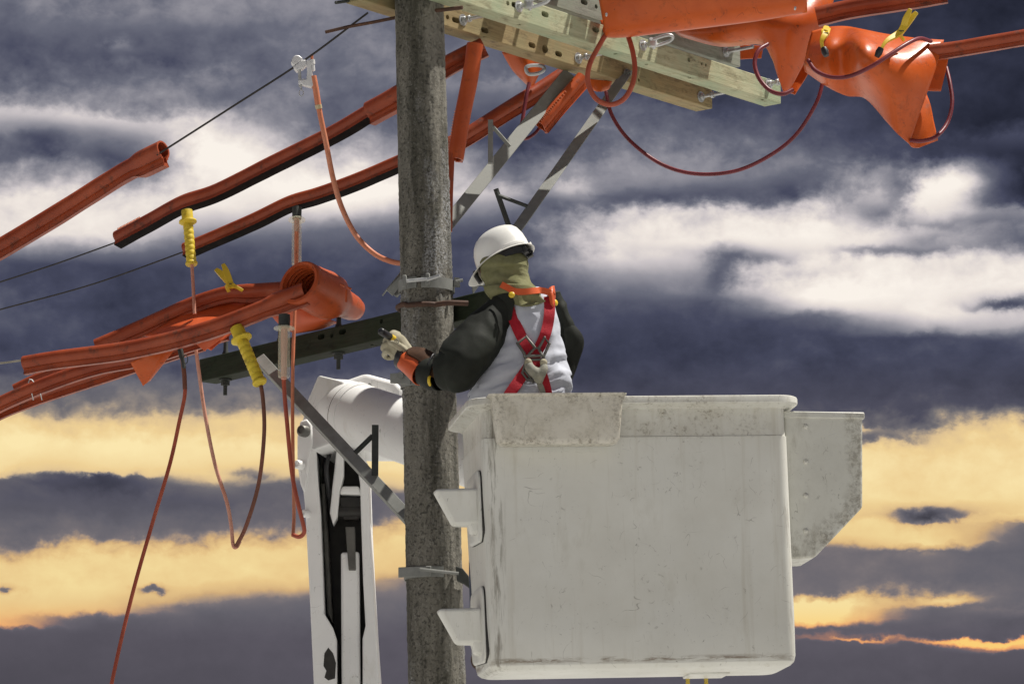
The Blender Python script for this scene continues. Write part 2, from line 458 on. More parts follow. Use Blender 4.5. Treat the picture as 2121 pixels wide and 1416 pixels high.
material('grease_shade_black', m_plain((.012, .011, .010), (.03, .027, .023), .5, 14))  # real grease, and the shade painted in the boom hollow and step gap
material('hollow_shade_black', m_plain((.006, .005, .005), (.014, .011, .010), .8, 14, .2, .08))
material('helmet_white', m_plain((.80, .80, .77), (.74, .73, .69), .28, 7, .04))
material('black_plastic', m_plain((.012, .012, .014), (.025, .025, .028), .4))
material('sleeve_black', m_plain((.012, .013, .011), (.026, .029, .024), .66, 7, .3, .14))
material('hood_green', m_plain((.150, .150, .072), (.215, .210, .115), .92, 22, .5, .15))
material('shirt', m_plain((.46, .48, .55), (.53, .55, .62), .85, 10, .3, .2))
material('trousers', m_plain((.05, .06, .09), (.07, .08, .11), .9, 10, .3, .2))
material('webbing_red', m_plain((.36, .010, .022), (.45, .018, .032), .7, 60, .5, .3))
material('leather', m_plain((.036, .015, .007), (.065, .028, .012), .8, 25, .3, .2))
material('glove_hide', m_plain((.28, .255, .18), (.42, .385, .29), .85, 22, .4, .2))
material('glove_grey', m_plain((.22, .22, .19), (.32, .31, .26), .85, 30, .4, .2))
material('band_orange', m_plain((.55, .085, .018), (.62, .11, .03), .45, 12, .1))
material('yellow', m_plain((.62, .42, .02), (.72, .50, .035), .42, 14, .12))
material('yellow_grip', m_orange((.60, .44, .03), (.68, .52, .05), .5, .75))
material('tape_tan', m_plain((.45, .36, .2), (.55, .45, .28), .6))
material('skin', m_plain((.36, .19, .12), (.42, .23, .15), .55))
material('rope_yellow', m_plain((.55, .40, .06), (.62, .48, .10), .8, 60, .5))
material('ground', m_plain((.40, .40, .39), (.48, .48, .47), .95, 1.2, .3, .1))


def m_clear(t, b, o):
    n = t.noise(o, 20, 4)
    t.put(b.inputs['Base Color'], t.mix(n, (.80, .78, .58), (.86, .84, .66)))
    b.inputs['Roughness'].default_value = .3
    b.inputs['Alpha'].default_value = .30
    b.inputs['Specular IOR Level'].default_value = .6


material('clear_plastic', m_clear)


# ------------------------------------------------------------------ placing: a pixel of the photograph at a depth
def ray(px, py):
    a = (px - 1060.5)/9000
    b = (708 - py)/9000
    return V((a, math.cos(PITCH) - math.sin(PITCH)*b, math.sin(PITCH) + math.cos(PITCH)*b))


def P(px, py, y=0.0):
    d = ray(px, py)
    return CAMP + d*((y + 18)/d.y)


def S(px, y=0.0):
    return px*(y + 18)/math.cos(PITCH)/9000


def on_plane(px, py, p0, n):
    d = ray(px, py)
    return CAMP + d*((p0 - CAMP).dot(n)/d.dot(n))


# ------------------------------------------------------------------ object helpers
TOP = {}


def thing(name, label, cat, loc=(0, 0, 0), group=None):
    o = bpy.data.objects.new(name, None)
    COL.objects.link(o)
    o.empty_display_size = .1
    o.location = loc
    tag(o, label, cat, group)
    return o


def tag(o, label, cat, group=None):
    o['label'] = label
    o['category'] = cat
    if group:
        o['group'] = group
    return o


def obj(name, bm, mat, parent=None, M=None, smooth=40, mods=(), label=None):
    if isinstance(bm, bpy.types.Mesh):
        me = bm
    else:
        bmesh.ops.recalc_face_normals(bm, faces=bm.faces)
        me = bpy.data.meshes.new(name)
        bm.to_mesh(me)
        bm.free()
        if smooth:
            me.polygons.foreach_set('use_smooth', [True]*len(me.polygons))
            if smooth < 180:
                me.set_sharp_from_angle(angle=R(smooth))
        for mm in (mat if isinstance(mat, (list, tuple)) else [mat]):
            me.materials.append(MATS[mm])
    o = bpy.data.objects.new(name, me)
    COL.objects.link(o)
    if parent:
        o.parent = parent
        if parent.type == 'EMPTY' and parent.parent is None:
            o.matrix_parent_inverse = Matrix.LocRotScale(parent.location, parent.rotation_euler, None).inverted()
        else:
            o.matrix_parent_inverse = parent.matrix_basis.inverted()
    if M is not None:
        o.matrix_basis = M
    for k, kw in mods:
        md = o.modifiers.new(k.lower(), k)
        for a, v in kw.items():
            setattr(md, a, v)
    if label:
        o['label'] = label
    return o


def bevel(w=.004, seg=2):
    return ('BEVEL', dict(width=w, segments=seg, limit_method='ANGLE', angle_limit=R(35)))


def solid(th, off=0.0):
    return ('SOLIDIFY', dict(thickness=th, offset=off))


def frame(o, z, x=None):
    """matrix whose local Z runs along z"""
    z = V(z).normalized()
    x = V(x) if x is not None else (V((0, 0, 1)) if abs(z.z) < .9 else V((1, 0, 0)))
    x = (x - z*x.dot(z)).normalized()
    y = z.cross(x)
    M = Matrix((x, y, z)).transposed().to_4x4()
    M.translation = o
    return M


def spline(pts, n=8, closed=False):
    pts = [V(p) for p in pts]
    out = []
    N = len(pts)
    for i in range(N if closed else N - 1):
        if closed:
            a, b, c, d = (pts[(i + k - 1) % N] for k in range(4))
        else:
            b, c = pts[i], pts[i + 1]
            a = pts[i - 1] if i else b*2 - c
            d = pts[i + 2] if i + 2 < N else c*2 - b
        for k in range(n):
            t = k/n
            out.append(.5*((2*b) + (c - a)*t + (2*a - 5*b + 4*c - d)*t*t + (3*b - a - 3*c + d)*t**3))
    if not closed:
        out.append(pts[-1].copy())
    return out


def rings(bm, rr, cap0=True, cap1=True, closed_path=False, mi=0):
    vs = [[bm.verts.new(p) for p in r] for r in rr]
    n = len(vs[0])
    L = len(vs)
    for i in range(L if closed_path else L - 1):
        a, b = vs[i], vs[(i + 1) % L]
        for k in range(n):
            try:
                f = bm.faces.new((a[k], a[(k + 1) % n], b[(k + 1) % n], b[k]))
                f.material_index = mi
            except ValueError:
                pass
    if not closed_path:
        if cap0:
            bm.faces.new(vs[0][::-1]).material_index = mi
        if cap1:
            bm.faces.new(vs[-1]).material_index = mi
    return vs


def sweep_rings(pts, prof, up=None, scales=None):
    """prof: (side, up) pairs; returns rings along pts"""
    pts = [V(p) for p in pts]
    out = []
    N = len(pts)
    nrm = None
    for i, p in enumerate(pts):
        t = (pts[min(i + 1, N - 1)] - pts[max(i - 1, 0)]).normalized()
        if up is not None:
            u = V(up) - t*V(up).dot(t)
        else:
            if nrm is None:
                nrm = V((0, 0, 1)) if abs(t.z) < .9 else V((1, 0, 0))
            u = nrm - t*nrm.dot(t)
        u.normalize()
        nrm = u
        s = t.cross(u)
        k = scales[i] if scales else 1
        out.append([p + s*(a*k) + u*(b*k) for a, b in prof])
    return out


def circ(r, n=12):
    return [(r*math.cos(2*math.pi*k/n), r*math.sin(2*math.pi*k/n)) for k in range(n)]


def tube(bm, pts, r, n=10, scales=None, mi=0, cap=True):
    return rings(bm, sweep_rings(pts, circ(r, n), None, scales), cap, cap, mi=mi)


def loop_tube(bm, pts, r, n=8):
    pts = [V(p) for p in pts]
    N = len(pts)
    nn = V((0, 0, 0))
    for i in range(N):
        nn += pts[i].cross(pts[(i + 1) % N])
    nn.normalize()
    rr = []
    for i, p in enumerate(pts):
        t = (pts[(i + 1) % N] - pts[i - 1]).normalized()
        s = t.cross(nn).normalized()
        rr.append([p + s*a + nn*b for a, b in circ(r, n)])
    rings(bm, rr, closed_path=True)


def lathe(bm, prof, M, n=20, mi=0):
    """prof: (radius, height) along local Z of M"""
    rr = []
    for r, z in prof:
        rr.append([M @ V((r*math.cos(2*math.pi*k/n), r*math.sin(2*math.pi*k/n), z)) for k in range(n)])
    rings(bm, rr, True, True, mi=mi)


def box(bm, size, M=Matrix(), c=(0, 0, 0), mi=0):
    x, y, z = (s/2 for s in size)
    rr = [[M @ V((c[0] + a, c[1] + b, c[2] + h)) for a, b in ((-x, -y), (x, -y), (x, y), (-x, y))] for h in (-z, z)]
    rings(bm, rr, mi=mi)


def prism(bm, poly, depth, mi=0):
    """poly: list of points; depth: vector"""
    rings(bm, [[V(p) for p in poly], [V(p) + V(depth) for p in poly]], mi=mi)


def patch(bm, grid, nu=6, nv=6):
    """smooth surface through a grid of points"""
    rows = [spline(r, nv) for r in grid]
    cols = list(zip(*rows))
    full = [spline(c, nu) for c in cols]
    vs = [[bm.verts.new(p) for p in c] for c in full]
    for i in range(len(vs) - 1):
        for j in range(len(vs[0]) - 1):
            bm.faces.new((vs[i][j], vs[i + 1][j], vs[i + 1][j + 1], vs[i][j + 1]))


def ellipsoid(bm, c, rad, rot=None, nu=20, nv=12):
    M = Matrix.Translation(c) @ (rot or Matrix()) @ Matrix.Diagonal((*rad, 1))
    bmesh.ops.create_uvsphere(bm, u_segments=nu, v_segments=nv, radius=1, matrix=M)


def BM():
    return bmesh.new()


# ------------------------------------------------------------------ ground
bm = BM()
bmesh.ops.create_grid(bm, x_segments=8, y_segments=8, size=4000)
g = obj('ground', bm, 'ground')
g['kind'] = 'structure'

# ------------------------------------------------------------------ the concrete pole
pt, pb = P(868, 0, 0), P(905, 1416, 0)
paxis = (pb - pt)/(pb.z - pt.z)


def pole_c(z):
    return pt + paxis*(z - pt.z)


def pole_r(z):
    return .1015 + (pt.z - z)*.0055


def pole_ring(z, extra=0.0, n=64, rough=0.0, seed=0.0):
    c = pole_c(z)
    ap = pole_r(z) + extra
    out = []
    for k in range(n):
        a = 2*math.pi*k/n
        q = (a + math.pi/2 + math.pi/8 - R(4)) % (math.pi/4) - math.pi/8
        r = min(ap/math.cos(q), ap*1.045)
        if rough:
            p = V((math.cos(a)*2.2, math.sin(a)*2.2, z*3.0))
            r += rough*(noise.fractal(p*4, .6, 2.1, 5)*.7 + .6*noise.fractal(p*17, .6, 2.0, 4))
            edge = max(0.0, 1 - abs(abs(q) - math.pi/8)/.09)
            r -= edge*rough*1.2*abs(noise.fractal(p*26, .7, 2.1, 3))
        out.append(V((c.x + math.cos(a)*r, c.y + math.sin(a)*r, z)))
    return out


POLE = thing('utility_pole', 'weathered grey concrete pole with faceted sides and lichen', 'utility pole', pole_c(0))
bm = BM()
zs = [0, .4, 1, 2, 2.8] + [3.2 + i*.012 for i in range(int((pt.z + .45 - 3.2)/.012))]
rings(bm, [pole_ring(z, 0, 112, .0036 if z > 3.1 else .002) for z in zs])
obj('pole_shaft', bm, 'concrete', POLE, smooth=60)

# ------------------------------------------------------------------ timber crossarms
TH = R(51.3)
AD = V((math.cos(TH), math.sin(TH), 0))          # along the upper arms, away from the camera
AN = V((math.sin(TH), -math.cos(TH), 0))         # their visible face
DD = V((math.cos(TH), -math.sin(TH), 0)).normalized()
DD = V((math.sin(R(39)), -math.cos(R(39)), 0))   # along the lower arm, towards the camera
DN = V((-DD.y, DD.x, 0))*-1
if DN.y > 0:
    DN = -DN
ZUP = V((0, 0, 1))
ARMH = .101
AZ = 6.385


def arm(label, d, n, fb, ends, mat, w, h, slots, group, under=(), name='crossarm'):
    """fb: a point on the front bottom edge; ends: pixel x of both ends measured on the front bottom edge"""
    fb = V(fb)

    def s_at(px):
        # along-arm distance where the front bottom edge crosses pixel column px
        lo, hi = -6.0, 6.0
        for _ in range(60):
            m = (lo + hi)/2
            q = fb + d*m - CAMP
            xx = 1060.5 + 9000*q.x/(q.y*math.cos(PITCH) + q.z*math.sin(PITCH))
            lo, hi = (m, hi) if xx < px else (lo, m)
        return lo
    s0, s1 = s_at(ends[0]), s_at(ends[1])
    org = fb + d*s0
    M = Matrix((d, -n, ZUP)).transposed().to_4x4()     # local X along, Y into the timber, Z up
    M.translation = org
    L = s1 - s0
    root = thing(name, label, 'crossarm', org, group)
    bm = BM()
    box(bm, (L, w, h), c=(L/2, w/2, h/2))
    bmesh.ops.bevel(bm, geom=bm.edges[:], offset=.003, segments=1, affect='EDGES')
    Mi = M.inverted()
    cut = BM()
    for px, py, kind in slots:
        q = Mi @ on_plane(px, py, org, n)
        if kind == 'slot':
            ln, r = .013, .0125
            pr = [(q.x - ln + r*math.cos(a), q.z + r*math.sin(a)) for a in [R(90 + 30*i) for i in range(7)]] + \
                 [(q.x + ln + r*math.cos(a), q.z + r*math.sin(a)) for a in [R(-90 + 30*i) for i in range(7)]]
        else:
            r = {'hole': .011, 'big': .021, 'small': .008}[kind]
            pr = [(q.x + r*math.cos(R(30*i)), q.z + r*math.sin(R(30*i))) for i in range(12)]
        rings(cut, [[V((a, yy, b)) for a, b in pr] for yy in (-.02, w*.8)])
    for px, py in under:
        q = Mi @ on_plane(px, py, org, ZUP)
        rings(cut, [[V((q.x + .010*math.cos(R(30*i)), q.y + .010*math.sin(R(30*i)), zz)) for i in range(12)] for zz in (-.02, h*.6)])
    bmesh.ops.recalc_face_normals(cut, faces=cut.faces)
    bmesh.ops.recalc_face_normals(bm, faces=bm.faces)
    ma, mb = bpy.data.meshes.new('beam'), bpy.data.meshes.new('cut')
    bm.to_mesh(ma)
    cut.to_mesh(mb)
    bm.free()
    cut.free()
    oa, ob = bpy.data.objects.new('beam', ma), bpy.data.objects.new('cut', mb)
    COL.objects.link(oa)
    COL.objects.link(ob)
    if slots or under:
        md = oa.modifiers.new('b', 'BOOLEAN')
        md.object = ob
        md.operation = 'DIFFERENCE'
        md.solver = 'EXACT'
        dg = bpy.context.evaluated_depsgraph_get()
        me = bpy.data.meshes.new_from_object(oa.evaluated_get(dg))
    else:
        me = ma
    bpy.data.objects.remove(oa)
    bpy.data.objects.remove(ob)
    me.materials.clear()
    me.materials.append(MATS[mat])
    obj('beam', me, None, root, M)
    root['_'] = 0
    del root['_']
    return root, M


def hexnut(bm, M, r, h, z0):
    rings(bm, [[M @ V((r*math.cos(R(60*i)), r*math.sin(R(60*i)), z)) for i in range(6)] for z in (z0, z0 + h)])


def bolt(root, p, n, length=.10, r=.008, nuts=(), name='bolt', shackle=False, washer=.024, mat='galv_bright', side=None):
    """a bolt standing out of a face: rod, washer, nuts, optional shackle"""
    M = frame(p, n)
    bm = BM()
    lathe(bm, [(r, -.01), (r, length)], M, 12)
    b = obj(name, bm, mat, root)
    bm = BM()
    lathe(bm, [(washer, 0), (washer, .004), (r, .0042)], M, 20)
    obj('washer', bm, mat, b)
    bm = BM()
    hexnut(bm, M, .0165, .014, .0045)
    for z in nuts:
        hexnut(bm, M, .0165, .014, z)
    obj('nut', bm, mat, b, mods=[bevel(.0015, 1)])
    if shackle:
        X = V(side) if side is not None else V(n)
        tip = V(p) + V(n)*length
        bm = BM()
        lathe(bm, [(.006, -.018), (.020, -.016), (.022, 0), (.020, .016), (.006, .018)], frame(tip, ZUP), 16)
        obj('eye_nut', bm, mat, b)
        bm = BM()
        Y = X.cross(ZUP).normalized()
        Z2 = (ZUP*.6 + Y*.8).normalized()
        pts = spline([tip - X*.005 + Z2*.018, tip + X*.05 + Z2*.020, tip + X*.085 + Z2*.016, tip + X*.10,
                      tip + X*.085 - Z2*.016, tip + X*.05 - Z2*.020, tip - X*.005 - Z2*.018], 6)
        tube(bm, pts, .0075, 10)
        lathe(bm, [(.0085, -.028), (.0085, .028)], frame(tip, Z2), 10)
        obj('shackle', bm, mat, b)
    return b


pcz = pole_c(AZ)
rA = pole_r(AZ)
fbA = V((pcz.x, pcz.y, AZ)) - AN*(rA - .004)
fbB = V((pcz.x, pcz.y, AZ + .006)) + AN*(rA + .094)
armA, MA = arm('brown treated timber crossarm bolted behind the pole, lowest of the three upper arms', AD, AN, fbA, (752, 1476), 'wood_brown', .096, ARMH,
               [(927, 36, 'hole'), (944, 42, 'slot'), (1004, 63, 'slot'), (1102, 94, 'slot'), (1129, 102, 'big'), (1157, 112, 'slot'), (1323, 166, 'small')],
               'upper crossarms', [(1138, 143), (1202, 163), (1290, 190), (838, 41), (1443, 232)])
armB, MB = arm('pale greenish timber crossarm in front of the pole, above the brown one', AD, AN, fbB, (690, 1618), 'wood_green', .096, ARMH,
               [(1052, 7, 'hole'), (1067, 11, 'slot'), (1129, 30, 'slot'), (1234, 62, 'slot'), (1427, 124, 'hole'), (1453, 132, 'small'), (1462, 135, 'small')],
               'upper crossarms', [(1075, 52), (1275, 112), (1339, 134), (1428, 162), (1579, 207)])
# third, grey arm one step higher behind
pc = on_plane(1138, 10, fbA, AN)
armC, MC = arm('rough grey timber crossarm, uppermost, half hidden by an orange blanket', AD, AN, fbA + ZUP*(pc.z - AZ), (760, 1534), 'wood_grey', .096, .12,
               [(1210, 5, 'slot'), (1235, 14, 'hole')], 'upper crossarms')


def face_pt(M, px, py):
    n = -(M.to_3x3() @ V((0, 1, 0)))
    return on_plane(px, py, M.translation, n), n


for a, M, px, py, ln, nuts, sh in (
        (armA, MA, 958, 42, .20, (.03,), False), (armA, MA, 1197, 121, .20, (.04,), False), (armA, MA, 1451, 201, .17, (.062,), False),
        (armB, MB, 1074, 14, .055, (), True), (armB, MB, 1331, 94, .055, (), True), (armB, MB, 1592, 174, .07, (.045,), False),
        (armC, MC, 1503, 108, .16, (), False)):
    p, n = face_pt(M, px, py)
    bolt(a, p, n, ln, nuts=nuts, shackle=sh, side=(.9, -.3, .22) if sh else None, washer=.026)

# unseen tubes added above the frame to stripe the arms with shade
for px, rad, l0, l1, lab in ((1014, .075, -.10, .18, 'wide unseen tube added above the pole top to shade the brown arm'), (1116, .034, -.2, .37, 'unseen tube added above the arms to shade them beside the pole'),
                             (1062, .011, -.2, .37, 'thin unseen rod added above the arms to cast a shade stripe'), (1237, .011, -.2, .37, 'thin unseen rod added farther out to cast a shade stripe')):
    q, n = face_pt(MA, px, 60 + (px - 917)*.31)
    q = q + sdir*(.80/sdir.z)
    bm = BM()
    tube(bm, [q + AN*l0, q + AN*(l0*.5 + l1*.5) + V((0, 0, .0)), q + AN*l1 + V((0, 0, .05))], rad, 14)
    tag(obj('shade_tube', bm, 'hose_orange' if rad > .02 else 'wire'), lab, 'shade caster', 'added shade casters above the frame')

for pa, pb_, l0, l1, lab in ((1253, 1328, -.2, .42, 'unseen sheet added above both timber arms to shade them'), (1326, 1500, -.25, .14, 'unseen sheet added above the brown arm end to shade it')):
    q0, q1 = (face_pt(MA, px, 60 + (px - 917)*.31)[0] + sdir*(.80/sdir.z) for px in (pa, pb_))
    q0.z = q1.z = AZ + .87
    bm = BM()
    patch(bm, [[q + AN*l + V((0, 0, .03*math.sin(k*1.7))) for k, l in enumerate((l0, l0*.67 + l1*.33, l0*.33 + l1*.67, l1))] for q in (q0, q0.lerp(q1, .5) + V((0, 0, .03)), q1)], 5, 5)
    tag(obj('rubber_blanket', bm, 'blanket_orange', smooth=180, mods=[solid(.006)]), lab, 'rubber blanket', 'added shade sheets above the frame')  # out-of-view sheet, added only to throw shade on the arms

# shackle hanging behind the brown arm
p = P(1117, 150, 1.15)
bm = BM()
loop_tube(bm, spline([P(1090, 140, 1.12), P(1091, 149, 1.12), P(1097, 154, 1.12), P(1112, 153, 1.12), P(1124, 148, 1.12), P(1127, 141, 1.12), P(1118, 136, 1.12), P(1100, 136, 1.12)], 5, True), .0085, 8)
obj('hanging_shackle', bm, 'galv_bright', armA)

# lower arm
DZ = P(830, 690, .29).z
pcd = pole_c(DZ)
fbD = V((pcd.x, pcd.y, DZ)) - DN*(pole_r(DZ) - .003)
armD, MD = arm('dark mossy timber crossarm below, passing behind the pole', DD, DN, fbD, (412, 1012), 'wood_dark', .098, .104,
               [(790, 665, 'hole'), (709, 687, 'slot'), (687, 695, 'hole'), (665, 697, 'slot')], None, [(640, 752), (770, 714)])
# pins standing on the lower arm
for px, ytop, ybot in ((449, 715, 812), (562, 682, None), (683, 652, 750)):
    q, n = face_pt(MD, px, 745 - (px - 412)*.258)
    q = q - n*.049
    M0 = frame(V((q.x, q.y, DZ)), ZUP)
    bm = BM()
    lathe(bm, [(.009, -.075 if ybot else .02), (.009, .105), (.016, .106), (.016, .118), (.011, .13), (.0095, .20)], M0, 12)
    b = obj('insulator_pin', bm, 'dark_steel', armD)
    if ybot:
        bm = BM()
        hexnut(bm, M0, .02, .02, -.03)
        lathe(bm, [(.03, -.008), (.03, -.002)], M0, 6)
        obj('nut', bm, 'dark_steel', b)
# ------------------------------------------------------------------ braces
def angle_bar(bm, a, b, w, t, facing, flange=1):
    """steel angle from a to b; facing: roughly towards the viewer"""
    a, b = V(a), V(b)
    d = (b - a).normalized()
    f = V(facing)
    f = (f - d*f.dot(d)).normalized()
    s = d.cross(f)
    prof = [(-w/2, 0), (w/2, 0), (w/2, -w*.9), (w/2 - t, -w*.9), (w/2 - t, -t), (-w/2, -t)]
    if flange < 0:
        prof = [(-x, y) for x, y in prof][::-1]
    rings(bm, [[p + s*x + f*y for x, y in prof] for p in (a, b)])


def step_peg(root, pts, r0, r1):
    bm = BM()
    a, b, c = pts      # foot on brace, tip, second foot
    tube(bm, [a, b], r0, 4)
    tube(bm, [b + (a - b)*.18, c], r1, 4)
    return bm


br1 = thing('brace', 'grey flat brace bolted to the brown crossarm inside the orange cable loop', 'brace', P(990, 590, -.05), 'steel braces')
pA, nA = face_pt(MA, 1298, 146)
bm = BM()
angle_bar(bm, pA + nA*.007, P(988, 590, .10), .054, .006, (-.5, -1, -.7), 1)
bar = obj('bar', bm, 'galvanised', br1, mods=[bevel(.002, 1)])
pb1, _ = face_pt(MA, 1295, 153)
bolt(br1, pb1 + nA*.008, nA, .03, .009, washer=.022, mat='galvanised')
yy = .42
bm = BM()
box_pts = (P(1056, 474, yy), P(1027, 391, yy - .03), P(1092, 427, yy))
tube(bm, [box_pts[0], box_pts[1]], .0115, 4)
tube(bm, [box_pts[1] + V((.012, 0, -.03)), box_pts[2]], .0085, 4)
obj('step_bracket', bm, 'dark_steel', br1, smooth=20)

br2 = thing('brace', 'galvanised angle brace with welded upright step, passing behind the pole', 'brace', P(815, 600, .12), 'steel braces')
bm = BM()
angle_bar(bm, P(1180, 150, 1.10), P(812, 607, .16), .060, .006, (-.2, -1, -.45), 1)
obj('bar', bm, 'galvanised', br2, mods=[bevel(.002, 1)])
yy = .56
bm = BM()
box(bm, (.022, .03, S(92, yy)), Matrix.Translation(P(1016, 294, yy)))
tube(bm, [P(1020, 262, yy), P(1056, 303, yy + .05)], .010, 4)
obj('step_bracket', bm, 'galvanised', br2, smooth=20)

br3 = thing('brace', 'grey angle brace running from the dark lower crossarm down to the pole', 'brace', P(838, 1065, .05), 'steel braces')
bm = BM()
angle_bar(bm, P(536, 738, 1.0), P(845, 1068, .06), .050, .006, (-.1, -1, .3), 1)
obj('bar', bm, 'galvanised', br3, mods=[bevel(.002, 1)])
yy = .27
bm = BM()
box(bm, (.028, .03, S(104, yy)), Matrix.Translation(P(777, 932, yy)))
tube(bm, [P(735, 938, yy), P(772, 902, yy)], .011, 4)
obj('step_bracket', bm, 'dark_steel', br3, smooth=20)

# ------------------------------------------------------------------ pole hardware
def pole_band(z, h, label, mat, th=.006, a0=0, a1=360, cat='pole band', tilt=0.0):
    root = thing('pole_band', label, cat, V((pole_c(z).x, pole_c(z).y - pole_r(z), z)))
    bm = BM()
    out = []
    for k in range(49):
        a = R(a0 + (a1 - a0)*k/48)
        c = pole_c(z)
        r = pole_r(z)*1.035
        d = V((math.cos(a), math.sin(a), 0))
        zz = z + tilt*math.cos(a)
        out.append([V((c.x, c.y, 0)) + d*(r + e) + V((0, 0, zz + q)) for e, q in ((.001, -h/2), (th, -h/2), (th, h/2), (.001, h/2))])
    rings(bm, out)
    obj('strap', bm, mat, root, smooth=50)
    return root


zb = P(890, 583, -.12).z
b1 = pole_band(zb, .048, 'galvanised steel band clamped round the pole beside the lineman', 'galvanised', .007, -100, 250)
bm = BM()
tube(bm, [P(836, 583, -.135), P(884, 578, -.145)], .008, 10)
bl = obj('bolt', bm, 'galv_bright', b1)
bm = BM()
tube(bm, [P(884, 580, -.145), P(911, 571, -.16)], .008, 10)
obj('bolt', bm, 'galv_bright', b1)
for px, py in ((838, 583), (886, 579)):
    bm = BM()
    box(bm, (.018, .035, .05), Matrix.Translation(P(px, py, -.13)))
    obj('lug', bm, 'galvanised', b1, mods=[bevel(.003, 1)])
bm = BM()
prism(bm, [P(940, 574, -.04), P(952, 575, -.04), P(953, 592, -.04), P(940, 592, -.04)], (0, .03, 0))
tube(bm, [P(944, 583, -.06), P(959, 580, -.06)], .007, 8)
obj('lug', bm, 'galvanised', b1)
bm = BM()
pr = [P(800, 600, .12), P(834, 566, .10), P(834, 586, .10), P(813, 612, .12)]
prism(bm, pr, (0.0, .012, 0))
obj('gusset', bm, 'galvanised', b1)

zu = P(890, 626, -.12).z
b2 = thing('u_bolt', 'rusty round U bolt wrapped on the pole, holding the dark lower crossarm', 'U bolt', pole_c(zu))
bm = BM()
c = pole_c(zu)
r = pole_r(zu)*1.04 + .010
pts = [c + V((math.cos(R(a))*r, math.sin(R(a))*r, -.008 if a > 225 else 0)) for a in range(150, 300, 10)]
pts = pts + [P(930, 627, -.14), P(969, 628, -.12)]
tube(bm, spline(pts, 3), .0115, 10)
obj('rod', bm, 'rust', b2)

zb = P(860, 1183, -.12).z
b3 = pole_band(zb, .044, 'grey steel band low on the pole beside the bucket steps', 'galvanised', .006, -200, -70)
bm = BM()
prism(bm, [P(825, 1174, -.06), P(893, 1171, -.14), P(893, 1192, -.14), P(825, 1195, -.06)], (0, .012, 0))
obj('lug', bm, 'galvanised', b3, mods=[bevel(.002, 1)])
bm = BM()
tube(bm, [P(869, 1178, -.15), P(950, 1187, -.14)], .0065, 8)
obj('bolt', bm, 'galvanised', b3)
bm = BM()
prism(bm, [P(944, 1172, -.13), P(958, 1176, -.13), P(971, 1192, -.1), P(973, 1216, -.1), P(960, 1206, -.1), P(946, 1200, -.13)], (0, .05, 0))
obj('clamp_ear', bm, 'dark_steel', b3, mods=[bevel(.003, 1)])

zb = P(840, 785, -.1).z
b4 = pole_band(zb, .05, 'grey steel band on the pole under the gloved hand', 'galvanised', .006, -190, -60)
bm = BM()
prism(bm, [P(808, 773, -.02), P(850, 770, -.1), P(850, 796, -.1), P(808, 792, -.02)], (0, .02, 0))
obj('lug', bm, 'galvanised', b4, mods=[bevel(.002, 1)])
bm = BM()
M0 = frame(P(831, 779, -.06), V((-.2, -1, 0)))
hexnut(bm, M0, .016, .022, 0)
obj('bolt', bm, 'galvanised', b4)

# bars sticking out of the pole top
rb = thing('reinforcing_bar', 'rusty bare bar sticking out beside the pole top above the line clamp', 'steel bar', P(820, 37, .02), 'bars at the pole top')
bm = BM()
tube(bm, [P(674, 67, .12), P(720, 56, .10), P(770, 47, .06), P(845, 32, .03)], .0075, 8)
obj('bar', bm, 'rust', rb)
rb = thing('reinforcing_bar', 'short dark bolt end poking out between pole and greenish crossarm', 'steel bar', P(918, 20, -.02), 'bars at the pole top')
bm = BM()
tube(bm, [P(890, 24, -.06), P(958, 16, -.12)], .0085, 10)
obj('bar', bm, 'rust', rb)
bm = BM()
tube(bm, [P(740, 0, -.05), P(695, 6, -.14)], .007, 8)
obj('bolt', bm, 'dark_steel', armA)
#@@LINES@@
# ------------------------------------------------------------------ conductors
def wire(label, pts, r=.0042, mat='wire', group='bare conductors'):
    bm = BM()
    tube(bm, spline(pts, 6), r, 8)
    return tag(obj('conductor_wire', bm, mat), label, 'wire', group)


wire('thin dark wire running up through the line clamp to the pole top', [P(325, 321, .60), P(480, 222, .42), P(632, 124, .25), P(762, 27, .10)], .0046)
wire('thin dark wire running into the orange hose with the yellow handled clamp', [P(-120, 622, 2.0), P(0, 584, 1.8), P(120, 545, 1.6), P(262, 494, 1.35)], .0036)
wire('thin dark wire, lower of two, ending at the hose behind the yellow grip', [P(-120, 675, 2.0), P(0, 641, 1.8), P(200, 586, 1.5), P(425, 505, 1.18)], .0036)
wire('pale twisted wire ending in the longest lower orange hose', [P(-80, 760, .95), P(0, 752, .93), P(60, 744, .9)], .0045, 'wire_pale')


# ------------------------------------------------------------------ orange line hoses
def hose_profile(r, lip, flare=0.0):
    a = [(r*math.cos(R(t)), r*math.sin(R(t))) for t in range(-52, 233, 15)]
    g = .52*r
    e = flare*r
    left = [(-g, -r*.95), (-g*1.15, -r*1.02), (-g*.62 - e, -r*1.08), (-g*.55 - e, -r*(1 + lip)), (-g*.9 - e, -r*(1.12 + lip))]
    right = [(x*-1, y) for x, y in left][::-1]
    return a + left + right


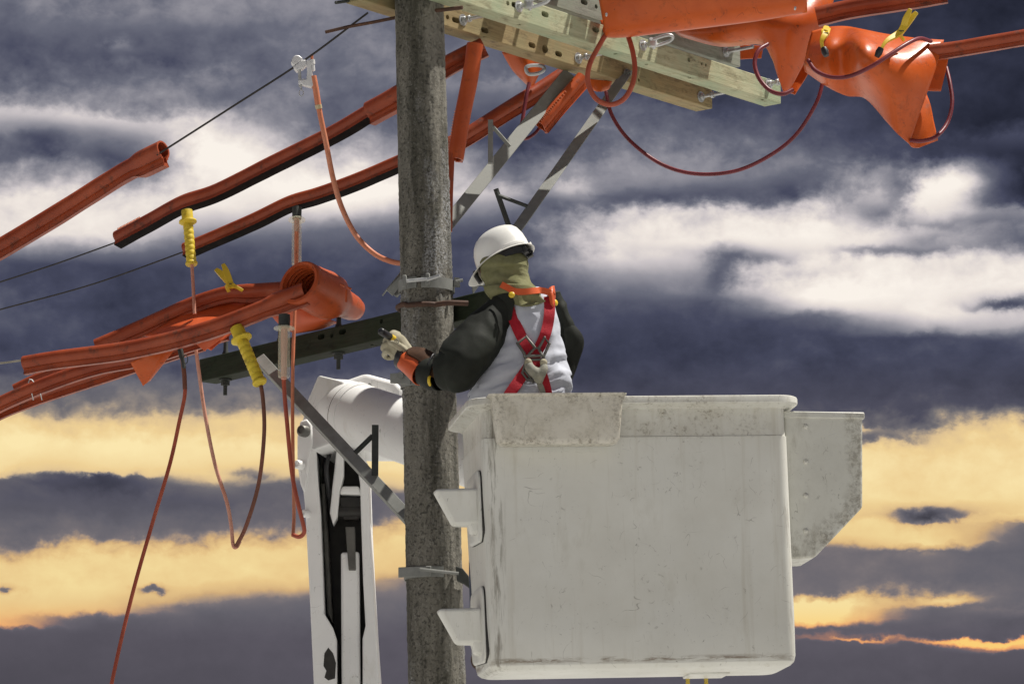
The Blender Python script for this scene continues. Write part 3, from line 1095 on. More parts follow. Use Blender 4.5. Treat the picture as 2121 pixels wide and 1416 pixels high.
def hose(label, pts, r, lip=.9, bell0=None, bell1=None, mat='hose_orange', up=(0, 0, 1), n=8, group='orange line hoses', hollow0=True, hollow1=True, ribs=(), shade_under=False):
    root = thing('line_hose', label, 'line hose', V(pts[len(pts)//2]) - V((0, 0, r)), group)
    r *= .90
    path = spline(pts, n)
    L = [0]
    for a, b in zip(path, path[1:]):
        L.append(L[-1] + (b - a).length)
    sc = []
    for s in L:
        k = 1 + .03*noise.noise(V((s*9, r*50, 0)))
        if bell0 and s < bell0[0] + .05:
            k = bell0[1] if s < bell0[0] else 1 + (bell0[1] - 1)*(1 - (s - bell0[0])/.05)
        q = L[-1] - s
        if bell1 and q < bell1[0] + .05:
            k = bell1[1] if q < bell1[0] else 1 + (bell1[1] - 1)*(1 - (q - bell1[0])/.05)
        sc.append(k)
    prof = hose_profile(r, lip, .32 if shade_under else 0)
    rr = sweep_rings(path, prof, up, sc)
    bm = BM()
    vs = rings(bm, rr, not hollow0, not hollow1)
    if shade_under:
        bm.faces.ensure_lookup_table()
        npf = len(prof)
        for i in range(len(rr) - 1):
            bm.faces[i*npf + 23].material_index = 1  # closed underside coloured black, as the shade of an open hollow
    for end, on in ((0, hollow0), (-1, hollow1)):
        if not on:
            continue
        ring = rr[end]
        t = (path[1] - path[0]).normalized() if end == 0 else (path[-2] - path[-1]).normalized()
        c = path[end]
        inner = [c + (p - c)*.80 for p in ring]
        deep = [p + t*.16 for p in inner]
        a = vs[end]
        prev = a
        for rg in (inner, deep):
            nv = [bm.verts.new(p) for p in rg]
            for k in range(len(nv)):
                bm.faces.new((prev[k], prev[(k + 1) % len(nv)], nv[(k + 1) % len(nv)], nv[k]))
            prev = nv
        bm.faces.new(prev)
    body = obj('hose_body', bm, [mat, 'hollow_shade_black'] if shade_under else mat, root, smooth=50)
    if ribs:
        bm = BM()
        for f0, f1, side in ribs:
            cnt = 16
            for k in range(cnt):
                f = (f0 + (f1 - f0)*k/cnt)*(len(path) - 1)
                i = min(int(f), len(path) - 2)
                p = path[i].lerp(path[i + 1], f - i)
                t = (path[i + 1] - path[i]).normalized()
                u = (V(up) - t*V(up).dot(t)).normalized()
                s = t.cross(u)*side
                kk = sc[i]
                M = Matrix((t, s, u)).transposed().to_4x4()
                M.translation = p + s*(r*kk*.80) + u*(r*kk*.62)
                box(bm, (.003, .006, r*kk*.38), M)
        o = obj('grip_ribs', bm, 'hose_pale', root)
        o['kind'] = 'stuff'
    return root


hose('orange hose with wide bell mouth, its wire running to the metal line clamp', [P(-70, 545, 1.0), P(0, 508, .95), P(120, 436, .88), P(225, 370, .80), P(275, 341, .72), P(338, 310, .62)], .036, .75, None, (.13, 1.32))
hose('long orange hose sagging over the yellow handled clamp', [P(243, 491, 1.4), P(310, 455, 1.28), P(378, 418, 1.15), P(450, 393, 1.05), P(560, 338, .9), P(690, 273, .72), P(770, 226, .6), P(850, 180, .46)], .033, .62, None, None, ribs=((.02, .12, 1),), up=(0, .32, 1), shade_under=True)
hose('orange hose with underside painted as shade resting over the clear handled clamp', [P(384, 515, 1.22), P(450, 487, 1.12), P(530, 452, 1.0), P(600, 418, .92), P(660, 400, .84), P(740, 371, .72), P(840, 328, .6)], .031, .55, up=(0, .36, 1), shade_under=True)
hose('wide orange hose collar overlapping the long hose just short of the pole', [P(765, 228, .55), P(800, 209, .49), P(850, 180, .42)], .043, .75)
hose('orange hose emerging from behind the pole up to the brown crossarm', [P(890, 150, .5), P(930, 127, .5), P(975, 104, .5), P(1000, 92, .5)], .034, .85)
hose('long orange hose crossing behind the galvanised brace to the brown crossarm', [P(905, 308, 1.25), P(960, 281, 1.27), P(1050, 224, 1.32), P(1120, 181, 1.4), P(1168, 150, 1.45)], .032, .8)
hose('steep orange hose with ribbed edge hanging from the brown crossarm beside the pole', [P(984, 92, .42), P(974, 160, .42), P(958, 240, .42), P(943, 330, .42)], .040, .4, mat='rubber_orange', up=(-.3, -1, 0), ribs=((.65, .98, 1),))
hose('narrow reddish hose tail hanging close along the side of the pole', [P(934, 320, .4), P(931, 400, .4), P(929, 480, .4)], .018, .3, up=(0, -1, 0))
hose('short orange hose with white ribs slanting beside the galvanised brace', [P(1118, 260, .95), P(1150, 222, .98), P(1205, 160, 1.05)], .030, .7, mat='rubber_orange', up=(-.8, -.5, .6), ribs=((.05, .75, 1),))
# lower group, on the dark arm
hose('front orange hose of the lower bundle, open cut end over a pale wire', [P(50, 751, .86), P(120, 739, .8), P(250, 722, .72), P(350, 701, .64), P(450, 672, .56), P(540, 637, .48), P(575, 622, .46), P(632, 601, .42)], .033, .68, None, (.14, 1.22), ribs=((.02, .25, -1),))
hose('upper curved orange hose of the lower bundle, leading into the hood', [P(200, 716, 1.1), P(300, 672, 1.05), P(400, 628, .98), P(470, 606, .92), P(520, 603, .86), P(600, 598, .80)], .034, .55, None, (.20, 1.12))
hose('lower orange hose pair member sweeping out of the picture below', [P(-60, 868, 1.3), P(0, 833, 1.25), P(100, 790, 1.15), P(200, 757, 1.08), P(300, 737, 1.0), P(420, 700, .95), P(470, 685, .9)], .030, .5)
hose('lowest thin orange hose, clipped with metal staples below the bundle', [P(-60, 880, 1.45), P(0, 846, 1.4), P(80, 815, 1.35), P(200, 776, 1.28), P(330, 733, 1.2), P(420, 705, 1.15)], .028, .8)
hose('faded orange hose stub crossing behind the cut hose end', [P(30, 805, 1.4), P(90, 777, 1.38), P(170, 752, 1.36), P(240, 728, 1.34)], .024, .6)
st = thing('wire_staple', 'pair of small bright wire staples on the lowest hose', 'staple', P(77, 820, 1.2))
for sp in ([P(66, 815, 1.10), P(69, 828, 1.12)], [P(84, 815, 1.10), P(87, 828, 1.12)], [P(59, 793, 1.1), P(61, 785, 1.1), P(66, 786, 1.1), P(70, 791, 1.1)]):
    bm = BM()
    tube(bm, sp, .0025, 6)
    obj('staple_wire', bm, 'galv_bright', st)

# hoses leaving to the far side, upper corner
hose('orange grooved hose leaving the folded blanket with two clips', [P(1925, 105, .62), P(1980, 98, .60), P(2050, 86, .56), P(2200, 60, .5)], .030, .55)
hose('orange grooved hose leaving from under the upper rolled blanket', [P(1690, 30, .9), P(1760, 14, .88), P(1850, 0, .84), P(1960, -18, .8)], .036, .6)

# ------------------------------------------------------------------ insulator hoods
hd = thing('insulator_hood', 'large orange rubber hood with ringed open mouth over the pin insulator', 'insulator hood', P(683, 660, .72), 'insulator hoods')
c0, c1 = P(618, 584, .42), P(735, 640, .80)
ax = (c1 - c0).normalized()
M = frame(c0, ax)
bm = BM()
n = 40
prof = [(.094, 0), (.098, .004), (.100, .012), (.099, .05), (.100, .13), (.104, .19), (.100, .25), (.078, .30), (.064, .34), (.056, .42), (.045, .46), (.02, .475)]
rr = [[M @ V((r*math.cos(2*math.pi*k/n)*1.02, r*math.sin(2*math.pi*k/n), z + (.02*math.cos(2*math.pi*k/n) if z < .1 else 0))) for k in range(n)] for r, z in prof]
vs = rings(bm, rr, False, True)
inner = [(.082, 0.001)]
for i in range(9):
    inner += [(.080 - i*.002, .012 + i*.022), (.074 - i*.002, .022 + i*.022)]
prev = vs[0]
for r, z in inner:
    nv = [bm.verts.new(M @ V((r*math.cos(2*math.pi*k/n)*1.02, r*math.sin(2*math.pi*k/n), z + (.02*math.cos(2*math.pi*k/n) if z < .1 else 0)))) for k in range(n)]
    for k in range(n):
        bm.faces.new((prev[k], nv[k], nv[(k + 1) % n], prev[(k + 1) % n]))
    prev = nv
bm.faces.new(prev)
obj('hood_shell', bm, 'rubber_orange', hd, smooth=45)
bm = BM()
for a in (P(708, 590, .40), P(722, 596, .44)):
    tube(bm, [a + V((-.006, 0, .003)), a + V((.012, 0, -.006))], .005, 8)
tube(bm, [P(718, 600, .42), P(717, 626, .42)], .005, 8)
obj('mould_tab', bm, 'rubber_orange', hd)

# ------------------------------------------------------------------ orange blankets
def blanket(label, grid, th=.006, mat='blanket_orange', group='orange rubber blankets', extra=(), holes=(), nu=7, nv=7):
    g = [[P(*q) for q in row] for row in grid]
    lo = min((p for r in g for p in r), key=lambda p: p.z)
    root = thing('rubber_blanket', label, 'rubber blanket', lo, group)
    bm = BM()
    patch(bm, g, nu, nv)
    tree = BVHTree.FromBMesh(bm)
    obj('sheet', bm, mat, root, smooth=180, mods=[solid(th)])
    for i, (gr, th2) in enumerate(extra):
        bm = BM()
        patch(bm, [[P(*q) for q in row] for row in gr], nu, nv)
        obj('flap', bm, mat, root, smooth=180, mods=[solid(th2)])
    for px, py, r, k in holes:
        d = ray(px, py).normalized()
        hit, nn, _, _ = tree.ray_cast(CAMP, d)
        if hit is None:
            continue
        if nn.dot(d) > 0:
            nn = -nn
        bm = BM()
        Mh = frame(hit + nn*(th/2 - .001), nn)
        if k == 'ring':
            lathe(bm, [(r*1.5, 0), (r*1.5, .003), (r*.9, .0035), (r*.85, .001)], Mh, 16)
            obj('eyelet', bm, 'rubber_orange', root)
        bm = BM()
        lathe(bm, [(r*.9, .0), (r*.9, .0022)], Mh, 14)
        obj('eyelet_hole', bm, 'black_plastic' if k != 'pale' else 'galv_bright', root)
    return root


# big roll over the near side of the arms
def roll(a0, a1, ctrs):
    out = []
    for px, py, y, rv, rd in ctrs:
        c = P(px, py, y)
        row = []
        for k in range(9):
            a = R(a0 + (a1 - a0)*k/8)
            row.append(c + V((math.cos(a)*.0 + (.02 if False else 0), -math.cos(a)*rd, math.sin(a)*rv)))
        out.append(row)
    return out


rl = roll(110, -150, [(1246, -12, .62, S(96), .10), (1300, -14, .58, S(97), .11), (1400, -18, .52, S(88), .11), (1520, -22, .46, S(76), .10), (1600, -25, .42, S(67), .09), (1666, -28, .38, S(56), .075)])
root = thing('rubber_blanket', 'big orange rubber blanket rolled into a tube at the top edge above the cable loop', 'rubber blanket', P(1440, 70, .5), 'orange rubber blankets')
# slant the cut end
for i, row in enumerate(rl):
    for p in row:
        if i == 0:
            p.x += (P(1250, 40, .6).z - p.z)*.20
        if i == 5:
            p.x += (p.z - P(1668, -20, .4).z)*-.10
bm = BM()
patch(bm, rl, 8, 4)
obj('sheet', bm, 'blanket_orange', root, smooth=180, mods=[solid(.006)])
for px, py in ((1256, 31), (1647, 18)):
    bm = BM()
    q = P(px, py, .47 if px < 1400 else .31)
    lathe(bm, [(.005, -.01), (.005, .012)], frame(q, (0, -1, .1)), 12)
    obj('eyelet_hole', bm, 'galv_bright', root)

blanket('shiny orange blanket folded to a hanging triangular point beside the pale crossarm end',
        [[(1395, 50, 1.45), (1395, 60, 1.40), (1400, 68, 1.40), (1412, 76, 1.48)],
         [(1470, 20, 1.30), (1475, 55, 1.20), (1480, 82, 1.22), (1492, 96, 1.32)],
         [(1545, -5, 1.18), (1555, 40, 1.06), (1562, 76, 1.10), (1574, 92, 1.22)],
         [(1590, -15, 1.12), (1588, 40, 1.02), (1588, 82, 1.05), (1598, 118, 1.12)],
         [(1640, -20, 1.12), (1634, 40, 1.00), (1622, 90, 1.02), (1612, 160, 1.10)],
         [(1690, -25, 1.14), (1678, 40, 1.04), (1652, 105, 1.06), (1622, 188, 1.12)],
         [(1737, -30, 1.20), (1712, 40, 1.12), (1676, 110, 1.12), (1630, 196, 1.15)]],
        extra=[([[(1612, 150, 1.20), (1618, 175, 1.20), (1626, 194, 1.18)], [(1672, 105, 1.22), (1650, 150, 1.22), (1636, 193, 1.19)], [(1706, 78, 1.20), (1675, 150, 1.20), (1646, 196, 1.16)]], .006)],
        holes=[(1660, 113, .008, 'hole')])
blanket('orange blanket draped in deep folds with two yellow clips and a pointed hem',
        [[(1682, 66, .86), (1674, 95, .78), (1669, 120, .76), (1666, 135, .78), (1668, 148, .84)],
         [(1718, 57, .74), (1712, 90, .62), (1708, 120, .60), (1704, 150, .62), (1710, 177, .72)],
         [(1755, 56, .72), (1750, 92, .60), (1748, 130, .62), (1748, 165, .66), (1753, 198, .72)],
         [(1792, 63, .62), (1786, 95, .42), (1784, 138, .42), (1786, 180, .60), (1793, 204, .70)],
         [(1838, 72, .66), (1836, 112, .46), (1834, 160, .44), (1836, 212, .52), (1838, 253, .58)],
         [(1898, 80, .64), (1890, 130, .50), (1878, 185, .48), (1867, 236, .52), (1861, 279, .56)],
         [(1955, 84, .66), (1940, 135, .58), (1921, 188, .56), (1902, 242, .57), (1883, 298, .58)]],
        extra=[([[(1916, 188, .66), (1926, 215, .64), (1933, 250, .64), (1942, 291, .66)], [(1898, 240, .60), (1910, 260, .60), (1916, 285, .61), (1922, 299, .62)], [(1882, 296, .58), (1886, 302, .58), (1892, 306, .59), (1904, 306, .60)]], .006),
               ([[(1930, 110, .72), (1925, 150, .72), (1918, 188, .72)], [(1945, 112, .72), (1938, 150, .72), (1934, 189, .72)], [(1966, 115, .72), (1958, 152, .72), (1949, 189, .72)]], .006)],
        holes=[(1937, 93, .006, 'ring'), (1916, 152, .006, 'ring'), (1896, 212, .006, 'ring'), (1878, 268, .005, 'ring')])
blanket('small orange blanket corner hanging under the brown crossarm above a red cable',
        [[(1040, 108, 1.35), (1062, 145, 1.35), (1092, 176, 1.35)], [(1085, 112, 1.28), (1092, 145, 1.28), (1098, 178, 1.32)], [(1135, 122, 1.36), (1118, 150, 1.35), (1105, 177, 1.35)]],
        holes=[(1068, 136, .003, 'hole')])
blanket('orange blanket scrap behind the cable loop under the brown crossarm',
        [[(1195, 160, 1.3), (1200, 172, 1.3), (1215, 180, 1.3)], [(1230, 165, 1.24), (1232, 180, 1.24), (1238, 190, 1.25)], [(1268, 168, 1.3), (1262, 182, 1.3), (1255, 188, 1.3)]])
blanket('flat orange blanket edge behind the grey crossarm end',
        [[(1520, 92, 2.3), (1520, 108, 2.3), (1520, 124, 2.3)], [(1550, 94, 2.3), (1552, 108, 2.3), (1553, 122, 2.3)], [(1580, 96, 2.3), (1579, 108, 2.3), (1577, 121, 2.3)]])
blanket('flat triangular orange blanket corner with two holes hanging under the lower hoses',
        [[(270, 750, .93), (283, 774, .95), (297, 799, .97)], [(320, 728, .91), (322, 754, .92), (303, 793, .96)], [(370, 712, .93), (344, 745, .94), (311, 787, .97)]],
        holes=[(335, 742, .008, 'pale'), (298, 780, .008, 'pale')])
blanket('pale orange blanket sheet lying between the two lower hoses',
        [[(300, 695, 1.0), (345, 700, .9), (395, 705, .78), (437, 725, .70)], [(380, 650, 1.0), (410, 668, .88), (440, 688, .78), (456, 708, .72)], [(470, 620, .98), (480, 650, .86), (490, 672, .78), (486, 686, .74)], [(545, 606, .94), (545, 632, .84), (540, 650, .78), (520, 668, .74)]],
        mat='band_orange', holes=[(426, 710, .004, 'hole')])
blanket('pale pointed orange flap with one small hole below the front hose',
        [[(392, 690, .66), (398, 704, .66), (424, 727, .66)], [(435, 684, .64), (438, 704, .65), (430, 722, .66)], [(482, 672, .66), (468, 692, .66), (440, 716, .66)]],
        mat='band_orange', holes=[(427, 714, .004, 'hole')])
blanket('orange blanket end draped over the dark crossarm beneath the hood',
        [[(560, 650, .95), (580, 672, .92), (610, 690, .92)], [(610, 640, .80), (640, 665, .78), (660, 682, .84)], [(660, 640, .74), (680, 660, .72), (698, 668, .80)]],
        mat='band_orange', holes=[(624, 655, .004, 'hole')])

# ------------------------------------------------------------------ cables
def cable(label, pts, r, mat, group='grounding jumper cables', n=8):
    bm = BM()
    tube(bm, spline(pts, n), r, 12)
    return tag(obj('cable', bm, mat), label, 'cable', group)


cable('faded orange cable hanging from the metal line clamp and curving behind the pole', [P(653, 181, .26), P(662, 232, .26), P(676, 300, .27), P(690, 370, .28), P(708, 430, .29), P(737, 487, .28), P(775, 525, .25), P(812, 542, .2), P(850, 547, .16)], .0115, 'hose_pale')
cable('thick orange cable bent in a loop under the big rolled blanket', [P(1262, 60, .62), P(1241, 95, .60), P(1221, 135, .58), P(1218, 172, .58), P(1234, 204, .58), P(1262, 217, .58), P(1290, 207, .58), P(1308, 180, .58), P(1315, 145, .60), P(1310, 105, .62), P(1296, 60, .66)], .0115, 'cable_red')
cable('purple red cable drooping in a wide curve between the crossarm and the draped blanket', [P(1255, 190, 1.1), P(1268, 240, 1.05), P(1305, 292, 1.0), P(1370, 340, .95), P(1440, 360, .9), P(1520, 355, .85), P(1590, 325, .8), P(1648, 280, .78), P(1690, 215, .76), P(1706, 165, .78)], .0088, 'cable_purple')
cable('purple cable curling round the crossarm end under the pointed blanket', [P(1590, 92, .70), P(1571, 105, .66), P(1563, 132, .64), P(1572, 162, .62), P(1594, 187, .60), P(1620, 195, .58), P(1642, 186, .60)], .0098, 'cable_purple')
cable('purple cable looping across the draped blanket under the yellow clip', [P(1674, 125, .55), P(1690, 147, .49), P(1722, 160, .45), P(1760, 158, .42), P(1805, 138, .34), P(1845, 112, .36), P(1880, 90, .42), P(1905, 80, .5), P(1928, 86, .62)], .0092, 'cable_purple')
cable('purple cable bowing round the outer edge to the hem of the draped blanket', [P(1960, 140, .75), P(1968, 175, .70), P(1972, 215, .66), P(1962, 255, .62), P(1940, 282, .56), P(1912, 292, .54), P(1886, 291, .57)], .0092, 'cable_purple')
cable('dark red cable dropping from the small blanket corner', [P(1096, 172, 1.3), P(1090, 200, 1.28), P(1080, 262, 1.25)], .0085, 'cable_purple')
cable('dark red cable tail coming out of the white ribbed hose', [P(1125, 250, 1.0), P(1112, 272, .98), P(1096, 285, .96), P(1085, 288, .95)], .0075, 'cable_purple')
cable('brown cable hanging below the small ringed clamp and leaving the frame', [P(374, 727, .75), P(381, 770, .74), P(383, 815, .74), P(372, 870, .74), P(352, 960, .74), P(318, 1075, .74), P(282, 1200, .74), P(252, 1320, .74), P(228, 1430, .74), P(180, 1660, .74)], .0085, 'cable_red')
cable('pale pink cable hanging from the blanket to the bottom of the bend', [P(406, 725, .70), P(412, 770, .70), P(425, 860, .70), P(445, 960, .70), P(470, 1040, .70), P(479, 1090, .70), P(483, 1128, .70), P(490, 1132, .70), P(497, 1120, .70)], .0082, 'cable_pink')
cable('dark brown cable rising from the bend to the yellow ribbed handle', [P(489, 1131, .68), P(510, 1088, .64), P(536, 1000, .58), P(547, 900, .52), P(545, 830, .48), P(538, 785, .46)], .0090, 'cable_brown')
cable('reddish cable hanging below the clear plastic handle', [P(588, 690, .40), P(588, 790, .40), P(595, 880, .42), P(605, 980, .44), P(618, 1045, .46), P(628, 1085, .48), P(630, 1102, .50), P(620, 1111, .52), P(606, 1107, .54)], .0092, 'cable_red')
cable('bright pink cable straight behind the clear handle', [P(607, 1108, .56), P(609, 1060, .64), P(607, 950, .68), P(606, 850, .70), P(607, 740, .72), P(612, 600, .76), P(614, 480, .80)], .0078, 'hose_pale')
cable('thin pink cable running straight down from the yellow upper handle', [P(397, 540, .95), P(400, 590, .93), P(403, 650, .91)], .0075, 'cable_pink')


# ------------------------------------------------------------------ handles and clamps
def along(a, b, prof):
    a, b = V(a), V(b)
    M = frame(a, b - a)
    L = (b - a).length
    return M, [(r, f*L) for r, f in prof]


def grip_clamp(label, a, b, rad, group):
    root = thing('clamp_handle', label, 'clamp handle', b, group)
    a, b = V(a), V(b)
    Mx, pr = along(a, b, [(rad*1.1, 0), (rad*1.15, .02), (rad*1.15, .18)])
    bm = BM()
    lathe(bm, pr, Mx, 20)
    obj('collar', bm, 'yellow_grip', root)
    bm = BM()
    Mx, pr = along(a, b, [(rad, .18), (rad*1.75, .19), (rad*1.8, .215), (rad*1.5, .235), (rad*.95, .25)])
    lathe(bm, pr, Mx, 24)
    obj('guard_flange', bm, 'yellow_grip', root)
    bm = BM()
    prof = [(rad*.9, .24)]
    for k in range(7):
        f = .27 + k*.095
        prof += [(rad*.93, f), (rad*1.02, f + .02), (rad*1.02, f + .07), (rad*.94, f + .085)]
    prof += [(rad*1.2, .95), (rad*1.25, .98), (rad*1.1, 1.0)]
    Mx, pr = along(a, b, prof)
    lathe(bm, pr, Mx, 18)
    obj('ribbed_grip', bm, 'yellow_grip', root)
    return root


grip_clamp('yellow ribbed clamp handle hanging upright below the long hose', P(387, 436, 1.0), P(397, 549, .95), S(11), 'yellow clamp handles')
grip_clamp('yellow ribbed clamp handle tilted across the dark crossarm', P(490, 678, .52), P(539, 794, .44), S(13), 'yellow clamp handles')


def clear_clamp(label, a, b, rad, group):
    root = thing('clamp_handle', label, 'clamp handle', b, group)
    a, b = V(a), V(b)
    bm = BM()
    Mx, pr = along(a, b, [(rad*1.02, 0), (rad*1.05, .06), (rad*1.0, .20)])
    lathe(bm, pr, Mx, 20)
    obj('dark_collar', bm, 'dark_steel', root)
    bm = BM()
    Mx, pr = along(a, b, [(rad*.9, .20), (rad*1.85, .205), (rad*1.9, .225), (rad*.95, .235)])
    lathe(bm, pr, Mx, 24)
    obj('guard_flange', bm, 'clear_plastic', root)
    bm = BM()
    Mx, pr = along(a, b, [(rad*1.0, .235), (rad*1.0, .33), (rad*1.06, .335), (rad*1.06, .98), (rad*1.0, 1.0)])
    lathe(bm, pr, Mx, 24)
    obj('clear_sleeve', bm, 'clear_plastic', root)
    bm = BM()
    Mx, pr = along(a, b, [(rad*.55, .0), (rad*.6, .35), (rad*.5, 1.03)])
    lathe(bm, pr, Mx, 14)
    obj('cable_core', bm, 'cable_pink', root)
    return root


clear_clamp('clear plastic clamp handle under the upper sagging hose', P(615, 430, .86), P(614, 548, .80), S(10), 'clear clamp handles')
clear_clamp('clear plastic clamp handle in front of the dark crossarm', P(589, 652, .40), P(588, 781, .38), S(12), 'clear clamp handles')

# cast line clamp on the wire
lc = thing('line_clamp', 'silver cast metal clamp gripping the upper wire', 'line clamp', P(632, 188, .25))
y = .24
bm = BM()
prism(bm, [P(602, 130, y), P(606, 119, y), P(612, 114, y), P(620, 115, y), P(627, 121, y), P(622, 127, y), P(608, 136, y)], (0, .045, .0))
obj('jaw', bm, 'alu_cast', lc, mods=[bevel(.004, 2)])
bm = BM()
prism(bm, [P(607, 139, y), P(625, 124, y), P(634, 124, y), P(637, 132, y), P(626, 141, y), P(614, 147, y)], (0, .05, 0))
obj('body_block', bm, 'alu_cast', lc, mods=[bevel(.004, 2)])
bm = BM()
prism(bm, [P(635, 125, y - .01), P(644, 123, y - .01), P(647, 150, y - .01), P(650, 176, y - .01), P(645, 181, y - .01), P(626, 176, y - .01), P(620, 166, y - .01), P(634, 165, y - .01), P(636, 150, y - .01)], (0, .03, 0))
obj('side_plate', bm, 'alu_cast', lc, mods=[bevel(.003, 2)])
bm = BM()
prism(bm, [P(617, 166, y), P(632, 162, y), P(632, 172, y), P(619, 176, y)], (0, .04, 0))
obj('lower_lug', bm, 'alu_cast', lc, mods=[bevel(.003, 2)])
bm = BM()
tube(bm, [P(620, 142, y + .01), P(622, 180, y + .01)], .007, 10)
tube(bm, [P(623, 178, y), P(624, 187, y)], .004, 8)
loop_tube(bm, [P(624 + 4.5*math.cos(R(a)), 193 + 6.5*math.sin(R(a)), y) for a in range(0, 360, 24)], .0018, 6)
obj('eye_screw', bm, 'galv_bright', lc)
bm = BM()
lathe(bm, [(.011, 0), (.011, .02), (.0085, .021), (.0085, .05)], frame(P(647, 124, y), P(650, 162, y) - P(647, 124, y)), 14)
obj('ferrule', bm, 'alu_cast', lc)
bm = BM()
tube(bm, [P(646, 124, y), P(646, 113, y)], .0065, 10)
tube(bm, [P(649, 158, y), P(654, 184, y), P(660, 224, y + .01)], .0135, 12)
obj('heat_shrink', bm, 'hose_pale', lc)
bm = BM()
lathe(bm, [(.0145, 0), (.0145, .018)], frame(P(659, 217, y + .005), P(661, 227, y + .01) - P(659, 217, y + .005)), 14)
obj('tape_band', bm, 'tape_tan', lc)
# small ringed clamp on the brown cable
rc = thing('ring_clamp', 'small dark clamp with pull ring at the top of the brown cable', 'clamp', P(376, 750, .72))
bm = BM()
lathe(bm, [(.012, 0), (.012, .05), (.009, .06), (.009, .1)], frame(P(372, 718, .73), P(378, 745, .72) - P(372, 718, .73)), 12)
obj('ferrule', bm, 'dark_steel', rc)
bm = BM()
loop_tube(bm, [P(384 + 5*math.cos(R(a)), 744 + 9*math.sin(R(a)), .70) for a in range(0, 360, 24)], .002, 6)
obj('pull_ring', bm, 'dark_steel', rc)
bm = BM()
tube(bm, [P(379, 752, .735), P(382, 778, .735), P(383, 806, .735)], .0100, 12)
obj('tape_sleeve', bm, 'cable_brown', rc)


def clip(label, tipA, tipB, pivot, jawA, jawB, tips, w=.026, only=None):
    root = thing('blanket_clip', label, 'clip', jawA, 'yellow blanket clips')
    for nm, tip, jaw in (('upper_arm', tipA, jawA), ('lower_arm', tipB, jawB)):
        if jaw is None:
            jaw = pivot
        pts = spline([tip, V(tip).lerp(V(pivot), .45) + V((0, 0, .004)), pivot, V(pivot).lerp(V(jaw), .55) + V((-.012, -.012, .006)), jaw], 5)
        sc = [(.55 + .6*math.sin(math.pi*min(1, i/(len(pts) - 1)*1.15 + .05))) for i in range(len(pts))]
        bm = BM()
        rings(bm, sweep_rings(pts, [(-w*.5, -w*.32), (w*.5, -w*.32), (w*.5, w*.32), (-w*.5, w*.32)], (0, -1, .2), sc))
        obj(nm, bm, 'yellow', root, mods=[bevel(.002, 2)])
    bm = BM()
    tube(bm, [V(pivot) + V((-.01, -.012, 0)), V(pivot) + V((.012, -.012, 0))], .0022, 6)
    obj('spring', bm, 'dark_steel', root)
    for q0, q1 in tips:
        bm = BM()
        tube(bm, [q0, V(q0).lerp(V(q1), .5), q1], w*.62, 10, scales=[.85, 1.05, .75])
        obj('rubber_tip', bm, 'black_plastic', root)
    return root


clip('yellow spring clip standing open on the draped blanket, black jaw tip showing', P(1886, 19, .42), P(1899, 26, .44), P(1866, 66, .44), P(1822, 108, .37), P(1872, 84, .5), [(P(1825, 100, .36), P(1816, 118, .36))])
clip('yellow spring clip at the seam between the two folded blankets', P(1712, 56, .66), P(1716, 60, .66), P(1710, 70, .56), P(1705, 105, .54), P(1712, 66, .62), [(P(1706, 100, .53), P(1712, 116, .52))])
clip('yellow spring clip pinching the upper curved hose of the lower bundle', P(447, 558, .84), P(462, 547, .84), P(478, 589, .80), P(474, 604, .80), P(503, 602, .80), [])
#@@BUCKET@@
# ------------------------------------------------------------------ boom of the lift
BOOM = thing('lift_boom', 'white knuckle boom of the bucket truck standing behind the pole', 'boom', P(715, 1416, .75)*1)
BOOM.location.z = 0
YB = 1.10


def poly_part(name, poly, y, depth, mat, parent, bv=.006, holes=None):
    bm = BM()
    prism(bm, [P(px, py, y) for px, py in poly], (0, depth, 0))
    return obj(name, bm, mat, parent, mods=[bevel(bv, 2)])


# lower boom: two side rails joined lower down, shade of the hollow inside painted as a black plate
poly_part('side_rail', [(617, 905), (655, 932), (659, 1000), (664, 1060), (672, 1270), (690, 1300), (697, 1322), (700, 1760), (662, 1760), (650, 1416), (640, 1200), (632, 1050)], YB, .42, 'boom_white', BOOM)
poly_part('side_rail', [(744, 935), (762, 960), (766, 1080), (772, 1200), (780, 1330), (786, 1416), (798, 1760), (752, 1760), (751, 1322), (757, 1295), (752, 1200), (748, 1080)], YB + .02, .42, 'boom_white', BOOM)
poly_part('shade_core', [(648, 905), (752, 920), (756, 1100), (758, 1300), (760, 1760), (680, 1760), (664, 1270), (652, 1000)], YB + .30, .09, 'grease_shade_black', BOOM)
poly_part('inner_web', [(664, 1000), (674, 1000), (690, 1290), (678, 1270)], YB + .14, .14, 'plate_grey', BOOM)
bm = BM()
box(bm, (.40, .44, 2.1), Matrix.Translation((P(727, 1700, YB).x, YB + .22, 2.05)))
obj('mast', bm, 'boom_white', BOOM, mods=[bevel(.03, 2)])
bm = BM()
lathe(bm, [(.5, 0), (.5, .12), (.34, .14), (.34, .9), (.3, 1.02)], Matrix.Translation((P(727, 1700, YB).x, YB + .22, 0)), 32)
obj('turntable', bm, 'boom_white', BOOM)
# cylinder and rod in the slot
bm = BM()
prism(bm, [P(706, 1143, YB + .04), P(744, 1141, YB + .04), P(750, 1760, YB + .04), P(709, 1760, YB + .04)], (0, .085, 0))
cy = obj('lift_cylinder', bm, 'boom_white', BOOM, mods=[bevel(.012, 3)])
bm = BM()
prism(bm, [P(715, 1090, YB + .025), P(735, 1090, YB + .025), P(737, 1180, YB + .025), P(722, 1180, YB + .025)], (0, .04, 0))
obj('rod_end', bm, 'plate_grey', cy, mods=[bevel(.004, 2)])
